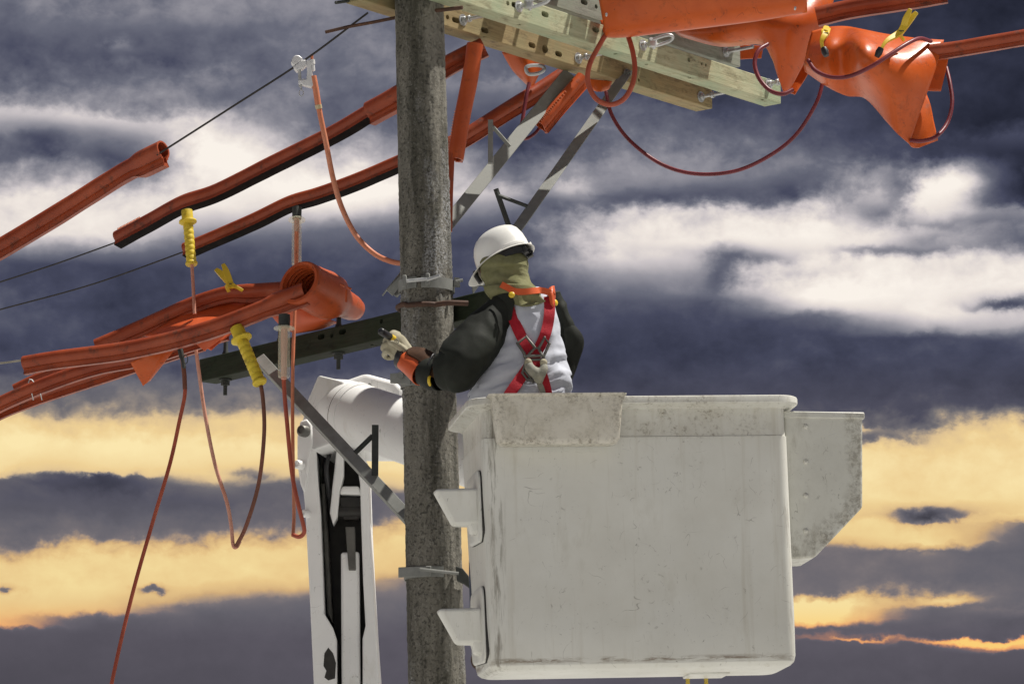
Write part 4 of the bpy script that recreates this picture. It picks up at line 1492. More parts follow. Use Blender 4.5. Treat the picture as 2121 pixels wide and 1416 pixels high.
# cast link
yk = YB + .03
bm = BM()
for poly in ([(697, 930), (712, 930), (712, 985), (703, 1022), (699, 1070), (690, 1086), (683, 1062), (688, 1010)],
             [(738, 930), (754, 930), (760, 1010), (763, 1060), (757, 1080), (750, 1030), (743, 985)],
             [(703, 1022), (709, 1006), (743, 1006), (750, 1024)]):
    prism(bm, [P(a, b, yk) for a, b in poly], (0, .09, 0))
lk = obj('knuckle_link', bm, 'boom_white', BOOM, mods=[bevel(.012, 3)])
bm = BM()
prism(bm, [P(704, 1030, yk + .03), P(748, 1030, yk + .03), P(742, 1075, yk + .03), P(712, 1075, yk + .03)], (0, .06, 0))
tube(bm, [P(684, 1060, yk + .05), P(762, 1060, yk + .05)], .03, 16)
obj('pin_block', bm, 'grease_shade_black', lk)
# hoses in the knuckle
for a, c in ((668, 'dark_steel'), (676, 'black_plastic')):
    bm = BM()
    tube(bm, spline([P(a, 940, YB + .22), P(a - 3, 970, YB + .18), P(a - 2, 1030, YB + .22), P(a + 4, 1120, YB + .25)], 6), .008, 8)
    obj('hydraulic_hose', bm, c, BOOM)
bm = BM()
prism(bm, [P(a, b, YB - .001) for a, b in ((672, 1352), (680, 1340), (690, 1352), (696, 1372), (694, 1404), (680, 1408), (672, 1402), (676, 1388), (670, 1378))], (0, .002, 0))
obj('grease_smear', bm, 'grease_shade_black', BOOM)
for px, py in ((766, 800), (748, 836), (742, 880)):
    bm = BM()
    Mq_ = frame(P(px, py, 1.02), (-.3, -1, .2))
    hexnut(bm, Mq_, .012, .012, 0)
    obj('flange_bolt', bm, 'galvanised', BOOM)
for sp in ([P(684, 936, YB + .1), P(676, 968, YB + .02), P(680, 1010, YB + .06), P(690, 1090, YB + .16)], [P(742, 946, YB + .1), P(752, 990, YB + .04), P(747, 1040, YB + .1)]):
    bm = BM()
    tube(bm, spline(sp, 6), .010, 8)
    obj('hydraulic_hose', bm, 'black_plastic', BOOM)
# elbow box: real box with sloping faces
a = [(658, 776), (715, 789), (703, 888), (704, 914), (648, 932), (618, 902), (636, 832)]
y0, y1 = 1.0, 1.5
bm = BM()
f = [P(px, py, y0 + (0.10 if px < 640 else 0)) for px, py in a]
bk = [p + V((S(42), .42, .004 if i < 2 else 0)) for i, p in enumerate(f)]
rings(bm, [f, bk])
kn = obj('elbow_box', bm, 'boom_white', BOOM, mods=[bevel(.012, 3)])
# roof and far cheek of the elbow reaching to the tube
bm = BM()
prism(bm, [P(712, 788, 1.08), P(757, 772, 1.08), P(820, 789, 1.08), P(836, 806, 1.08), P(836, 930, 1.08), P(745, 930, 1.08), P(704, 914, 1.08), P(703, 888, 1.08)], (0, .36, 0))
obj('elbow_saddle', bm, 'boom_white', BOOM, mods=[bevel(.02, 3)])
for px, py, r in ((695, 836, .010), (703, 838, .010)):
    bm = BM()
    M0 = frame(P(px, py, y0), (0, -1, 0))
    lathe(bm, [(r, -.01), (r, .006), (r*.55, .007), (r*.55, .03)], M0, 12)
    hexnut(bm, M0, r*.95, .01, .007)
    obj('bolt', bm, 'galv_bright', kn)
bm = BM()
tube(bm, [P(708, 855, y0 - .02), P(718, 855, y0 - .03)], .008, 10)
obj('grease_plug', bm, 'rust', kn)
# rounded link plate with pins on the edge
poly_part('link_plate', [(622, 872), (636, 866), (646, 880), (648, 912), (640, 950), (636, 1000), (630, 1020), (622, 1000), (616, 960), (616, 905)], .95, .05, 'boom_white', kn, .008)
for px, py, r in ((628, 892, .026), (619, 962, .02), (633, 1063, .018)):
    bm = BM()
    lathe(bm, [(r, -.02), (r, .012), (r*.8, .02), (r*.55, .022), (r*.5, .014)], frame(P(px, py, .93 if py < 1000 else 1.09), (-.55, -1, 0)), 18)
    obj('pin_cap', bm, 'boom_white' if py > 950 else 'plate_grey', BOOM)
# upper boom tube with collar
t0, t1 = P(722, 852, 1.08), P(1010, 950, .30)
ax = t1 - t0
L = ax.length
M = frame(t0, ax)
r0 = S(66, .5)
bm = BM()
lathe(bm, [(r0*.9, -.12), (r0*.98, -.05), (r0*1.0, 0), (r0*1.03, L*.5), (r0*1.06, L)], M, 40)
ub = obj('upper_boom', bm, 'boom_white', BOOM)
bm = BM()
z0 = .045
lathe(bm, [(r0*1.0, z0), (r0*1.035, z0 + .002), (r0*1.035, z0 + .045), (r0*1.0, z0 + .047)], M, 40)
obj('collar', bm, 'boom_white', ub)
bm = BM()
lathe(bm, [(r0*1.0, z0 - .006), (r0*1.012, z0 - .006), (r0*1.012, z0)], M, 40)
obj('seal', bm, 'rust', ub)
bm = BM()
lathe(bm, [(r0*1.06, L), (r0*1.1, L + .02), (r0*1.1, L + .10), (r0*.6, L + .14)], M, 40)
obj('end_fitting', bm, 'boom_white', ub)

# ------------------------------------------------------------------ the bucket
YF = -1.36                                  # depth of the front face
bf = P(1335, 1382, YF)
BA, BR = R(8.5), R(1.9)
BKT = thing('lift_bucket', 'large off white fibreglass lift bucket with stains and scuffs', 'bucket', (0, 0, 0))
rot = Matrix.Rotation(BA, 4, 'Z') @ Matrix.Rotation(-BR, 4, 'Y')
org = bf + (rot.to_3x3() @ V((0, BD/2, 0)))
MB_ = Matrix.Translation(org) @ rot         # local: X width, Y depth (front is -Y), Z up from the floor
BKT.location = org
MBi = MB_.inverted()


def rrect(w, d, r, z, yc=0.0, n=7):
    out = []
    for cx, cy, a0 in ((w/2 - r, d/2 - r, 0), (-w/2 + r, d/2 - r, 90), (-w/2 + r, -d/2 + r, 180), (w/2 - r, -d/2 + r, 270)):
        for k in range(n):
            a = R(a0 + 90*k/(n - 1))
            out.append(V((cx + r*math.cos(a), cy + r*math.sin(a) + yc, z)))
    return out


def bd(z):
    return .39 + .21*z/BH


def byc(z):
    return (bd(z) - BD)/2*1.0 if False else -(BD - bd(z))/2*1.0


ring = []
for z, ins in ((0, .034), (.006, .017), (.018, .005), (.04, .0)):
    ring.append(rrect(BW - 2*ins, bd(z) - 2*ins, .045, z, byc(z)))
zz = BH - .155
for k in range(1, 8):
    z = .04 + (zz - .04)*k/7
    ring.append(rrect(BW, bd(z), .036, z, byc(z)))
ring.append(rrect(BW - .008, bd(zz) - .008, .034, zz + .003, byc(zz)))
for f in (.3, .7, 1.0):
    z = zz + .003 + (BH - .048 - zz)*f
    ring.append(rrect(BW - .010, bd(z) - .010, .034, z, byc(z)))
for e, q in ((.0, .044), (.022, .038), (.060, .034), (.086, .030), (.090, .027), (.090, .010), (.086, .003), (.074, 0)):
    ring.append(rrect(BW + e*1.15, BD + e, .036 + e*.6, BH - q, 0))
ring.append(rrect(BW - .03, BD - .03, .034, BH, 0))
ring.append(rrect(BW - .05, BD - .05, .03, BH - .02, 0))
for k in range(1, 5):
    z = BH - .02 - (BH - .06)*k/4
    ring.append(rrect(BW - .05, bd(z) - .05, .03, z, byc(z)))
bm = BM()
rings(bm, ring, True, True)
shell = obj('bucket_shell', bm, 'bucket_white', BKT, MB_, smooth=28)
# foot plate under the floor
bm = BM()
box(bm, (.16, .16, .010), Matrix.Translation((.30, .0, -.002)))
obj('skid_plate', bm, 'bucket_white', BKT, MB_, mods=[bevel(.005, 2)])


def bl_(px, py, yl):
    """a pixel on the bucket's local plane y = yl"""
    n = MB_.to_3x3() @ V((0, 1, 0))
    return MBi @ on_plane(px, py, MB_ @ V((0, yl, 0)), n)


# steps on the narrow side
for py0, py1, pxl, pt_, pb_ in ((1010, 1086, 900, 972, 1114), (1258, 1332, 910, 1212, 1364)):
    yl = -BD/2 + .05
    A = bl_(pxl, py0, yl)
    Bq = bl_(pxl, py1, yl)
    zt, zb_ = A.z, Bq.z
    root = BKT
    xw = -BW/2
    # moulded mounting plate, rounded
    bm = BM()
    zp0, zp1 = bl_(990, pb_, yl).z, bl_(990, pt_, yl).z
    pl = []
    y0_, y1_ = -BD/2 + .035, BD/2 - .26
    rad = .045
    for cy_, cz_, a0 in ((y1_ - rad, zp1 - rad, 0), (y0_ + rad, zp1 - rad, 90), (y0_ + rad*.7, zp0 + rad*.7, 180), (y1_ - rad, zp0 + rad, 270)):
        for k in range(6):
            a = R(a0 + 18*k)
            pl.append(V((xw - .012, cy_ + rad*math.cos(a), cz_ + rad*math.sin(a))))
    rings(bm, [[p + V((.03, 0, 0)) for p in pl], pl, [V((xw - .017, p.y*.9, (p.z - (zp0 + zp1)/2)*.95 + (zp0 + zp1)/2)) for p in pl]])
    so_ = obj('step_plate', bm, 'bucket_white', BKT, MB_)
    bm = BM()
    mc = V((0, (y0_ + y1_)/2, (zp0 + zp1)/2))
    rings(bm, [[V((xq, mc.y + (p.y - mc.y)*1.012, mc.z + (p.z - mc.z)*1.010)) for p in pl] for xq in (xw + .01, xw - .006)])
    obj('step_gap_shade', bm, 'grease_shade_black', so_, MB_)  # black rim paints the shade of the gap round the plate
    bm = BM()
    ln = .178
    yA, yB_ = -BD/2 + .05, -BD/2 + .17
    top = [V((xw - .01, yA, zt)), V((xw - ln, yA + .02, zt)), V((xw - ln - .004, yB_ - .02, zt)), V((xw - .01, yB_, zt))]
    bot = [V((xw - .006, yA + .01, zb_)), V((xw - ln*.62, yA + .035, zb_)), V((xw - ln*.62, yB_ - .035, zb_)), V((xw - .006, yB_ - .01, zb_))]
    rings(bm, [bot, top])
    st_ = obj('step', bm, 'bucket_white', so_, MB_, mods=[bevel(.014, 3)])
    bm = BM()
    zl = zp0 + .02
    rings(bm, [[V((xw - .005, yA + .02, zl)), V((xw - .04, yA + .03, zl)), V((xw - .04, yB_ - .03, zl)), V((xw - .005, yB_ - .02, zl))],
               [V((xw - .005, yA + .01, zb_ + .02)), V((xw - .055, yA + .02, zb_ + .02)), V((xw - .055, yB_ - .02, zb_ + .02)), V((xw - .005, yB_ - .01, zb_ + .02))]])
    obj('step_gusset', bm, 'bucket_white', so_, MB_, mods=[bevel(.012, 3)])

# tool box bolted to the far narrow side
yl = -BD/2 + .06
bp = [bl_(px, py, yl) for px, py in ((1645, 853), (1787, 856), (1787, 1050), (1692, 1150), (1686, 1154), (1650, 1157))]
bp[0].x = bp[5].x = BW/2 + .001
tb = obj('side_box', BM(), 'box_white', BKT, MB_)
bm = BM()
prism(bm, bp, (0, .26, 0))
bmesh.ops.recalc_face_normals(bm, faces=bm.faces)
bm.to_mesh(tb.data)
bm.free()
md = tb.modifiers.new('bevel', 'BEVEL')
md.width = .010
md.segments = 3
md.limit_method = 'ANGLE'
bm = BM()
l0, l1 = bp[0], bp[1]
prism(bm, [l0 + V((-.002, -.006, .004)), l1 + V((.006, -.006, .004)), l1 + V((.006, -.006, -.022)), l0 + V((-.002, -.006, -.022))], (0, .275, 0))
obj('box_rim', bm, 'box_white', tb, MB_, mods=[bevel(.004, 2)])
rv = None
for py in (883, 956, 1026, 1099):
    q = bl_(1669, py, yl)
    Mq = frame(q + V((0, .001, 0)), (0, -1, 0))
    if rv is None:
        bm = BM()
        lathe(bm, [(.0105, 0), (.010, .004), (.006, .0075), (.001, .0085)], Matrix(), 14)
        o = obj('rivet', bm, 'box_white', tb, MB_ @ Mq, smooth=180)
        rv = o
    else:
        o = rv.copy()
        COL.objects.link(o)
        o.matrix_basis = MB_ @ Mq
bm = BM()
prism(bm, [bl_(1641, 853, yl + .03), bl_(1647, 853, yl + .03), bl_(1650, 1157, yl + .03), bl_(1644, 1157, yl + .03)], (0, .2, 0))
obj('backing_strip', bm, 'black_plastic', tb, MB_)

# tray hung on the rim
tr = thing('tool_tray', 'stained cream tray hooked over the bucket rim below the lineman', 'tool tray', MB_ @ V((-.15, -BD/2 - .06, BH - .2)))
yl = -BD/2 - .105
q = [bl_(px, py, yl) for px, py in ((1018, 817), (1294, 815), (1290, 915), (1036, 920))]
ring = []
cx = (q[0].x + q[1].x)/2
w0, w1 = q[1].x - q[0].x, q[2].x - q[3].x
z0, z1 = (q[2].z + q[3].z)/2, q[0].z
for f, z in ((.90, z0), (.96, z0 + .006), (1.0, z0 + .022)):
    ring.append(rrect(w1*f if f < 1 else w1, .088*f, .022, z, yl + .050))
ring.append(rrect(w0*.985, .097, .016, z1 - .004, yl + .0505))
ring.append(rrect(w0*1.035, .112, .02, z1 - .002, yl + .0505))
ring.append(rrect(w0*1.04, .114, .02, z1 + .004, yl + .0505))
ring.append(rrect(w0*.96, .088, .016, z1 + .004, yl + .0505))
ring.append(rrect(w1*.94, .07, .016, z0 + .03, yl + .0505))
bm = BM()
rings(bm, ring)
obj('tray_body', bm, 'tray_white', tr, MB_, smooth=50)
bm = BM()
box(bm, (w0*.5, .16, .005), Matrix.Translation((cx, -BD/2 + .0, BH + .003)))
obj('hook_plate', bm, 'tray_white', tr, MB_)
# move the tray to the right column of pixels
for o in tr.children:
    o.matrix_basis = MB_ @ Matrix.Translation((cx if o.name.startswith('tray_body') else 0, 0, 0))

for px, lab in ((1424, 'short end of yellow twisted rope hanging under the bucket floor'), (1462, 'yellow rope end hanging nearest the skid plate under the bucket')):
    bm = BM()
    pts = [P(px, 1390, -.90), P(px + 1, 1440, -.90), P(px + 3, 1560, -.90)]
    for ph in (0, 2.1, 4.2):
        sp = spline(pts, 20)
        tube(bm, [p + V((math.cos(ph + i*.9)*.0045, math.sin(ph + i*.9)*.0045, 0)) for i, p in enumerate(sp)], .0045, 6)
    tag(obj('rope', bm, 'rope_yellow'), lab, 'rope', 'rope ends under the bucket')

# ------------------------------------------------------------------ the lineman
PY = -1.02
floor_z = (MB_ @ V((-.3, 0, .05))).z
MAN = thing('person', 'lineman in white hard hat, green hood, black rubber sleeves and red harness, seen from behind', 'person', V((P(1090, 800, PY).x, PY, floor_z)))


def remesh(name, bm, mat, parent, vox, sm=6, disp=None, M=None):
    o = obj(name, bm, mat, parent, smooth=180, M=M)
    md = o.modifiers.new('remesh', 'REMESH')
    md.mode = 'VOXEL'
    md.voxel_size = vox
    md.use_smooth_shade = True
    if sm:
        ms = o.modifiers.new('smooth', 'SMOOTH')
        ms.iterations = sm
        ms.factor = .5
    return o


def limb(bm, pts, rad, n=14, k=6):
    sp = spline(pts, k)
    rr = []
    for i in range(len(pts) - 1):
        for j in range(k):
            t = j/k
            t = t*t*(3 - 2*t)
            rr.append(rad[i]*(1 - t) + rad[i + 1]*t)
    rr.append(rad[-1])
    tube(bm, sp, 1.0, n, scales=rr)
    for p, r in ((sp[0], rr[0]), (sp[-1], rr[-1])):
        ellipsoid(bm, p, (r, r, r), None, 14, 10)


neck = P(1052, 598, PY)
ls, rs = P(1040, 635, PY - .02), P(1136, 636, PY + .03)
elb = P(935, 772, PY - .16)
wri = P(850, 748, PY + .04)
relb, rwri = P(1176, 760, PY + .10), P(1120, 800, PY + .28)
bm = BM()
pel = V((P(1078, 850, PY).x, PY, P(1078, 850, PY).z))
limb(bm, [pel, P(1088, 760, PY), P(1095, 680, PY), P(1090, 630, PY), neck, P(1045, 560, PY)], [.13, .105, .10, .08, .062, .06])
ellipsoid(bm, P(1043, 537, PY), (.070, .080, .095))
ellipsoid(bm, P(1018, 555, PY + .03), (.05, .05, .06))
limb(bm, [ls, P(985, 705, PY - .1), elb, wri], [.042, .040, .034, .026])
limb(bm, [rs, P(1160, 690, PY + .06), relb, rwri], [.036, .032, .030, .028])
for sx, yy in ((-.09, 0), (.09, .05)):
    hip = pel + V((sx, yy, -.05))
    kn_ = V((hip.x + sx*.3, PY + yy + .03, (hip.z + floor_z)/2))
    an = V((hip.x + sx*.4, PY + yy - .02, floor_z + .08))
    limb(bm, [hip, kn_, an], [.095, .065, .045])
    limb(bm, [an, an + V((-.02, .10, -.045)), an + V((-.03, .17, -.05))], [.045, .04, .03])
remesh('body', bm, 'skin', MAN, .014, 6)

# trousers and boots below the rim
bm = BM()
for sx, yy in ((-.09, 0), (.09, .05)):
    hip = pel + V((sx, yy, -.05))
    kn_ = V((hip.x + sx*.3, PY + yy + .03, (hip.z + floor_z)/2))
    an = V((hip.x + sx*.4, PY + yy - .02, floor_z + .12))
    limb(bm, [hip + V((0, 0, .10)), hip, kn_, an], [.12, .115, .088, .075])
remesh('trousers', bm, 'trousers', MAN, .016, 4)
bm = BM()
for sx, yy in ((-.09, 0), (.09, .05)):
    an = V((pel.x + sx*1.4, PY + yy - .02, floor_z + .10))
    limb(bm, [an + V((0, 0, .06)), an + V((-.005, .0, -.045)), an + V((-.03, .18, -.055))], [.058, .06, .045])
remesh('boots', bm, 'leather', MAN, .014, 4)


# shirt: rings from the photographed outline
def row_ring(y, xl, xr, dep, yoff=0.0, n=48, py=PY):
    a, b = P(xl, y, py), P(xr, y, py)
    c = (a + b)/2
    w = (b - a).length/2
    out = []
    for k in range(n):
        t = 2*math.pi*k/n
        ct, st = math.cos(t), math.sin(t)
        e = .80
        out.append(c + V((math.copysign(abs(ct)**e, ct)*w, yoff + math.copysign(abs(st)**e, st)*dep, 0)))
    return out


rows = [(905, 984, 1172, .150), (860, 976, 1176, .150), (828, 974, 1177, .148), (800, 980, 1176, .142), (770, 992, 1175, .136), (735, 1008, 1170, .130), (700, 1026, 1164, .126), (665, 1034, 1158, .118), (640, 1034, 1154, .105), (622, 1040, 1150, .088), (608, 1050, 1138, .068), (598, 1062, 1120, .05)]
rr = []
ys = [r[0] for r in rows]
for i in range(len(rows) - 1):
    for k in range(6):
        t = k/6
        q = [a + (b - a)*t for a, b in zip(rows[i], rows[i + 1])]
        rr.append(row_ring(*q))
rr.append(row_ring(*rows[-1]))
bm = BM()
rings(bm, rr)
zmid = P(1100, 700, PY).z
for v in bm.verts:
    p = v.co
    d = V((p.x - P(1095, 700, PY).x, p.y - PY, 0))
    if d.length < 1e-4:
        continue
    d.normalize()
    low = max(0.0, min(1.0, (zmid - p.z + .12)/.3))
    # folds running down from the shoulders and gathering diagonally to the waist
    f1 = noise.fractal(V((p.x*16 + p.z*5, p.y*6, p.z*3.2)), .8, 2.0, 3)
    f2 = noise.fractal(V((p.x*9 - p.z*13, p.y*5, p.z*9)), .8, 2.0, 3)
    f2 = 1 - abs(f2)*2
    dx = p.x - P(1100, 700, PY).x
    center = -.012*math.exp(-(dx/.018)**2)*(1 - low*.6)
    v.co += d*(.013*f1 + .017*f2*low + center)
shirt_tree = BVHTree.FromBMesh(bm)
SHIRT = obj('shirt', bm, 'shirt', MAN, smooth=180)


# hood
rows = [(514, 1022, 1070, .06), (524, 1010, 1082, .074), (532, 1004, 1088, .084), (540, 995, 1093, .095), (547, 993, 1095, .100), (556, 994, 1096, .104), (562, 995, 1094, .100), (570, 997, 1093, .102), (578, 999, 1096, .102), (588, 1002, 1103, .106), (598, 1004, 1112, .110), (610, 1008, 1124, .116), (622, 1020, 1132, .120)]
rr = []
for i in range(len(rows) - 1):
    for k in range(5):
        t = k/5
        rr.append(row_ring(*[a + (b - a)*t for a, b in zip(rows[i], rows[i + 1])], 0, 64))
bm = BM()
rings(bm, rr)
for v in bm.verts:
    p = v.co
    d = V((p.x - P(1045, 560, PY).x, p.y - PY, 0)).normalized()
    lowk = max(0, min(1, (P(1045, 535, PY).z - p.z)/.06))
    w = noise.noise(V((p.x*7, p.y*7, p.z*5)))
    f = math.sin((p.z + (p.x*.28) + w*.035)*105)*.0034 + noise.fractal(V((p.x*14 + p.z*10, p.y*14, p.z*24)), .8, 2, 3)*.0035
    v.co += d*f*lowk
hood_tree = BVHTree.FromBMesh(bm)
obj('hood', bm, 'hood_green', MAN, smooth=180, mods=[])
# bib of the hood on the upper back


def surf(tree, px, py, off, dflt=PY - .1):
    d = ray(px, py).normalized()
    h, n, _, _ = tree.ray_cast(CAMP, d)
    if h is None:
        return P(px, py, dflt), V((0, -1, 0))
    if n.dot(d) > 0:
        n = -n
    return h - d*off, n


bm = BM()
g = []
for row in ([(1000, 592), (1008, 606), (1016, 618), (1026, 628)], [(1040, 588), (1042, 604), (1046, 618), (1054, 628)], [(1066, 588), (1068, 606), (1072, 624), (1080, 634)], [(1090, 590), (1096, 606), (1102, 622), (1106, 632)], [(1104, 596), (1114, 606), (1124, 618), (1130, 624)]):
    line = []
    for j, (px, py) in enumerate(row):
        a, _ = surf(shirt_tree, px, py, .022)
        b, _ = surf(hood_tree, px, py, .008)
        line.append(a if (a - CAMP).length < (b - CAMP).length else b)
    g.append(line)
patch(bm, g, 6, 6)
obj('hood_bib', bm, 'hood_green', MAN, smooth=180, mods=[solid(.006)])

# hard hat
hc = P(1042, 532, PY + .0)
F = V((-.78, .48, -.42)).normalized()
U = V((-.16, .10, .98))
U = (U - F*U.dot(F)).normalized()
Lx = U.cross(F)
MH = Matrix((F, Lx, U)).transposed().to_4x4()
MH.translation = hc
MH0 = MH.copy()
bm = BM()
n = 56
prof = [(1.02, -.012), (1.0, .0), (.985, .03), (.945, .062), (.86, .092), (.73, .114), (.55, .130), (.34, .139), (.14, .143), (.02, .144)]
rr = []
for s, z in prof:
    rg = []
    for k in range(n):
        a = 2*math.pi*k/n
        rx, ry = .142*s, .112*s
        x, y = rx*math.cos(a), ry*math.sin(a)
        # crown ridges
        h = z + .004*math.exp(-(y/.016)**2)*(1 if z > .05 else 0)
        rg.append(MH @ V((x, y, h)))
    rr.append(rg)
brim = []
for ex, z in ((.0, -.012), (.014, -.020), (.016, -.024), (.012, -.025), (-.004, -.015)):
    rg = []
    for k in range(n):
        a = 2*math.pi*k/n
        peak = max(0, math.cos(a))**3*.058
        e = ex if ex <= 0 else ex + peak*(ex/.016)
        x, y = (.145 + e)*math.cos(a), (.1145 + (ex if ex > 0 else e)*.9)*math.sin(a)
        rg.append(MH @ V((x, y, z - max(0, math.cos(a))**2*.012*(1 if ex > 0 else 0))))
    brim.append(rg)
inn = [[MH @ V((.134*s*math.cos(2*math.pi*k/n), .105*s*math.sin(2*math.pi*k/n), z*.96)) for k in range(n)] for s, z in ((1.0, 0), (.93, .06), (.7, .11), (.3, .134), (.02, .137))]
HS = .84
rr, brim, inn = [[[hc + (p - hc)*HS for p in rg] for rg in q] for q in (rr, brim, inn)]
bm = BM()
rings(bm, rr[::-1] + brim + inn, True, True)
hat = obj('hard_hat', bm, 'helmet_white', MAN, smooth=70)
MH = MH @ Matrix.Scale(HS, 4)
bm = BM()
for a0, a1 in ((-168, -118), (118, 168), (-62, -48)):
    pts = [MH @ V((.150*math.cos(R(a)), .119*math.sin(R(a)), -.008)) for a in range(a0, a1 + 1, 6)]
    rings(bm, sweep_rings(pts, [(-.004, -.006), (.004, -.006), (.004, .008), (-.004, .008)], U))
obj('rim_rib', bm, 'helmet_white', hat, mods=[bevel(.002, 1)])
bm = BM()
pts = [MH @ V((.118*math.cos(R(a)), .098*math.sin(R(a)), -.030)) for a in range(95, 300, 8)]
rings(bm, sweep_rings(pts, [(-.003, -.016), (.003, -.016), (.003, .018), (-.003, .018)], U))
obj('suspension_band', bm, 'black_plastic', hat)
bm = BM()
q = MH @ V((.124*math.cos(R(200)), .104*math.sin(R(200)), -.038))
lathe(bm, [(.020, 0), (.020, .016), (.014, .02), (.013, .008), (.002, .008)], frame(q, P(1080, 526, -6) - q), 6)
box(bm, (.03, .09, .036), Matrix.Translation(MH @ V((.116*math.cos(R(196)), .1*math.sin(R(196)), -.034))) @ MH.to_3x3().to_4x4() @ Matrix.Rotation(R(12), 4, 'Z'))
obj('ratchet_knob', bm, 'black_plastic', hat, mods=[bevel(.003, 2)])
# goggles strap and edge at the face
bm = BM()
tube(bm, spline([P(984, 562, PY + .02), P(988, 574, PY + .015), P(996, 586, PY + .01)], 5), .010, 8)
obj('goggle_frame', bm, 'black_plastic', MAN)
bm = BM()
tube(bm, [P(981, 570, PY + .02), P(989, 560, PY + .02)], .006, 8)
obj('goggle_edge', bm, 'webbing_red', MAN)

# sleeves
def sleeve(name, prof, mat, open_end=True, n=40, wr=.006, seed=0, th=.004):
    """prof: (px, py, y, r) centre line"""
    pts = [P(a, b, c) for a, b, c, _ in prof]
    k = 8
    sp = spline(pts, k)
    rad = [V((r, 0, 0)) for *_, r in prof]
    rd = [q.x for q in spline(rad, k)]
    bm = BM()
    rr = sweep_rings(sp, circ(1.0, n), None, rd)
    rings(bm, rr, not open_end, not open_end)
    for v in bm.verts:
        p = v.co
        v.co += v.normal*0
    bm.normal_update()
    for v in bm.verts:
        p = v.co
        f = noise.fractal(V((p.x*7 + seed, p.y*7, p.z*7)), .8, 2, 3)
        cr = 1 - min(1, abs(noise.noise(V((p.x*5 + p.z*9 + seed, p.y*5, p.z*4 - p.x*8))))*4)
        v.co += v.normal*wr*(f - .9*cr)
    return obj(name, bm, mat, MAN, smooth=180, mods=[solid(th, 0)])


sleeve('rubber_sleeve', [(1060, 604, PY - .03, .034), (1044, 630, PY - .05, .058), (1018, 670, PY - .07, .080), (990, 706, PY - .10, .094), (964, 738, PY - .13, .098), (944, 762, PY - .14, .092), (928, 768, PY - .135, .080), (918, 770, PY - .125, .070)], 'sleeve_black', wr=.006, seed=2)
bm = BM()
g = [[surf(shirt_tree, a, b, .018)[0] for a, b in r] for r in ([(1036, 592), (1024, 606), (1022, 630), (1030, 660)], [(1052, 592), (1050, 610), (1050, 635), (1052, 664)], [(1066, 598), (1068, 614), (1064, 636), (1059, 662)])]
for i_, r_ in enumerate(g):
    for p in r_:
        p.y = min(p.y, PY - .118) if i_ else max(p.y, PY - .085)
patch(bm, g, 6, 6)
obj('sleeve_cap', bm, 'sleeve_black', MAN, smooth=180, mods=[solid(.006)])
sleeve('rubber_sleeve', [(1144, 604, PY + .02, .028), (1147, 632, PY + .03, .040), (1155, 668, PY + .05, .046), (1164, 705, PY + .07, .050), (1166, 745, PY + .09, .042), (1162, 790, PY + .12, .032), (1158, 830, PY + .16, .030)], 'sleeve_black', wr=.010, seed=9)
# pointed elbow crease of the far sleeve
bm = BM()
g = [[P(1156, 640, PY + .0), P(1168, 690, PY + .0), P(1168, 745, PY + .03), P(1164, 800, PY + .08)], [P(1168, 650, PY + .01), P(1192, 694, PY + .02), P(1186, 742, PY + .05), P(1174, 798, PY + .09)], [P(1172, 655, PY + .05), P(1208, 701, PY + .06), P(1197, 752, PY + .08), P(1180, 796, PY + .12)]]
patch(bm, g, 6, 6)
obj('sleeve_fold', bm, 'sleeve_black', MAN, smooth=180, mods=[solid(.005)])

# forearm: dark glove gauntlet, orange cuff, leather cuff
sleeve('gauntlet', [(912, 776, PY - .12, .062), (900, 774, PY - .10, .062), (884, 770, PY - .06, .058), (872, 768, PY - .05, .053)], 'sleeve_black', wr=.002)
sleeve('orange_cuff', [(876, 772, PY - .058, .053), (866, 765, PY - .04, .049), (850, 755, PY - .01, .041), (838, 747, PY + .015, .036)], 'band_orange', wr=.001)
bm = BM()
g = [[P(843, 733, PY - .035), P(843, 726, PY - .01), P(854, 720, PY + .03)], [P(860, 743, PY - .075), P(868, 732, PY - .06), P(877, 722, PY - .01)], [P(876, 755, PY - .115), P(890, 741, PY - .10), P(900, 733, PY - .04)]]
patch(bm, g, 6, 6)
obj('leather_cuff', bm, 'leather', MAN, smooth=180, mods=[solid(.008)])
bm = BM()
rr = []
loop_tube(bm, spline([P(899, 733, PY - .12), P(888, 752, PY - .15), P(886, 772, PY - .15), P(893, 795, PY - .13), P(905, 806, PY - .08), P(908, 780, PY - .04), P(906, 750, PY - .05)], 5, True), .004, 8)
obj('sleeve_hem', bm, 'black_plastic', MAN)
bm = BM()
tube(bm, spline([P(890, 778, PY - .16), P(888, 788, PY - .165), P(891, 799, PY - .155)], 4), .006, 8, scales=[.6] + [1]*7 + [.6])
obj('yellow_tab', bm, 'yellow', MAN)
bm = BM()
sp = [P(832, 722, PY + .0), P(824, 738, PY - .015), P(822, 752, PY + .0), P(826, 762, PY + .03)]
rings(bm, sweep_rings(spline(sp, 5), [(-.012, -.005), (.012, -.005), (.012, .005), (-.012, .005)], (-.5, -1, 0)))
obj('wrist_strap', bm, 'black_plastic', MAN)

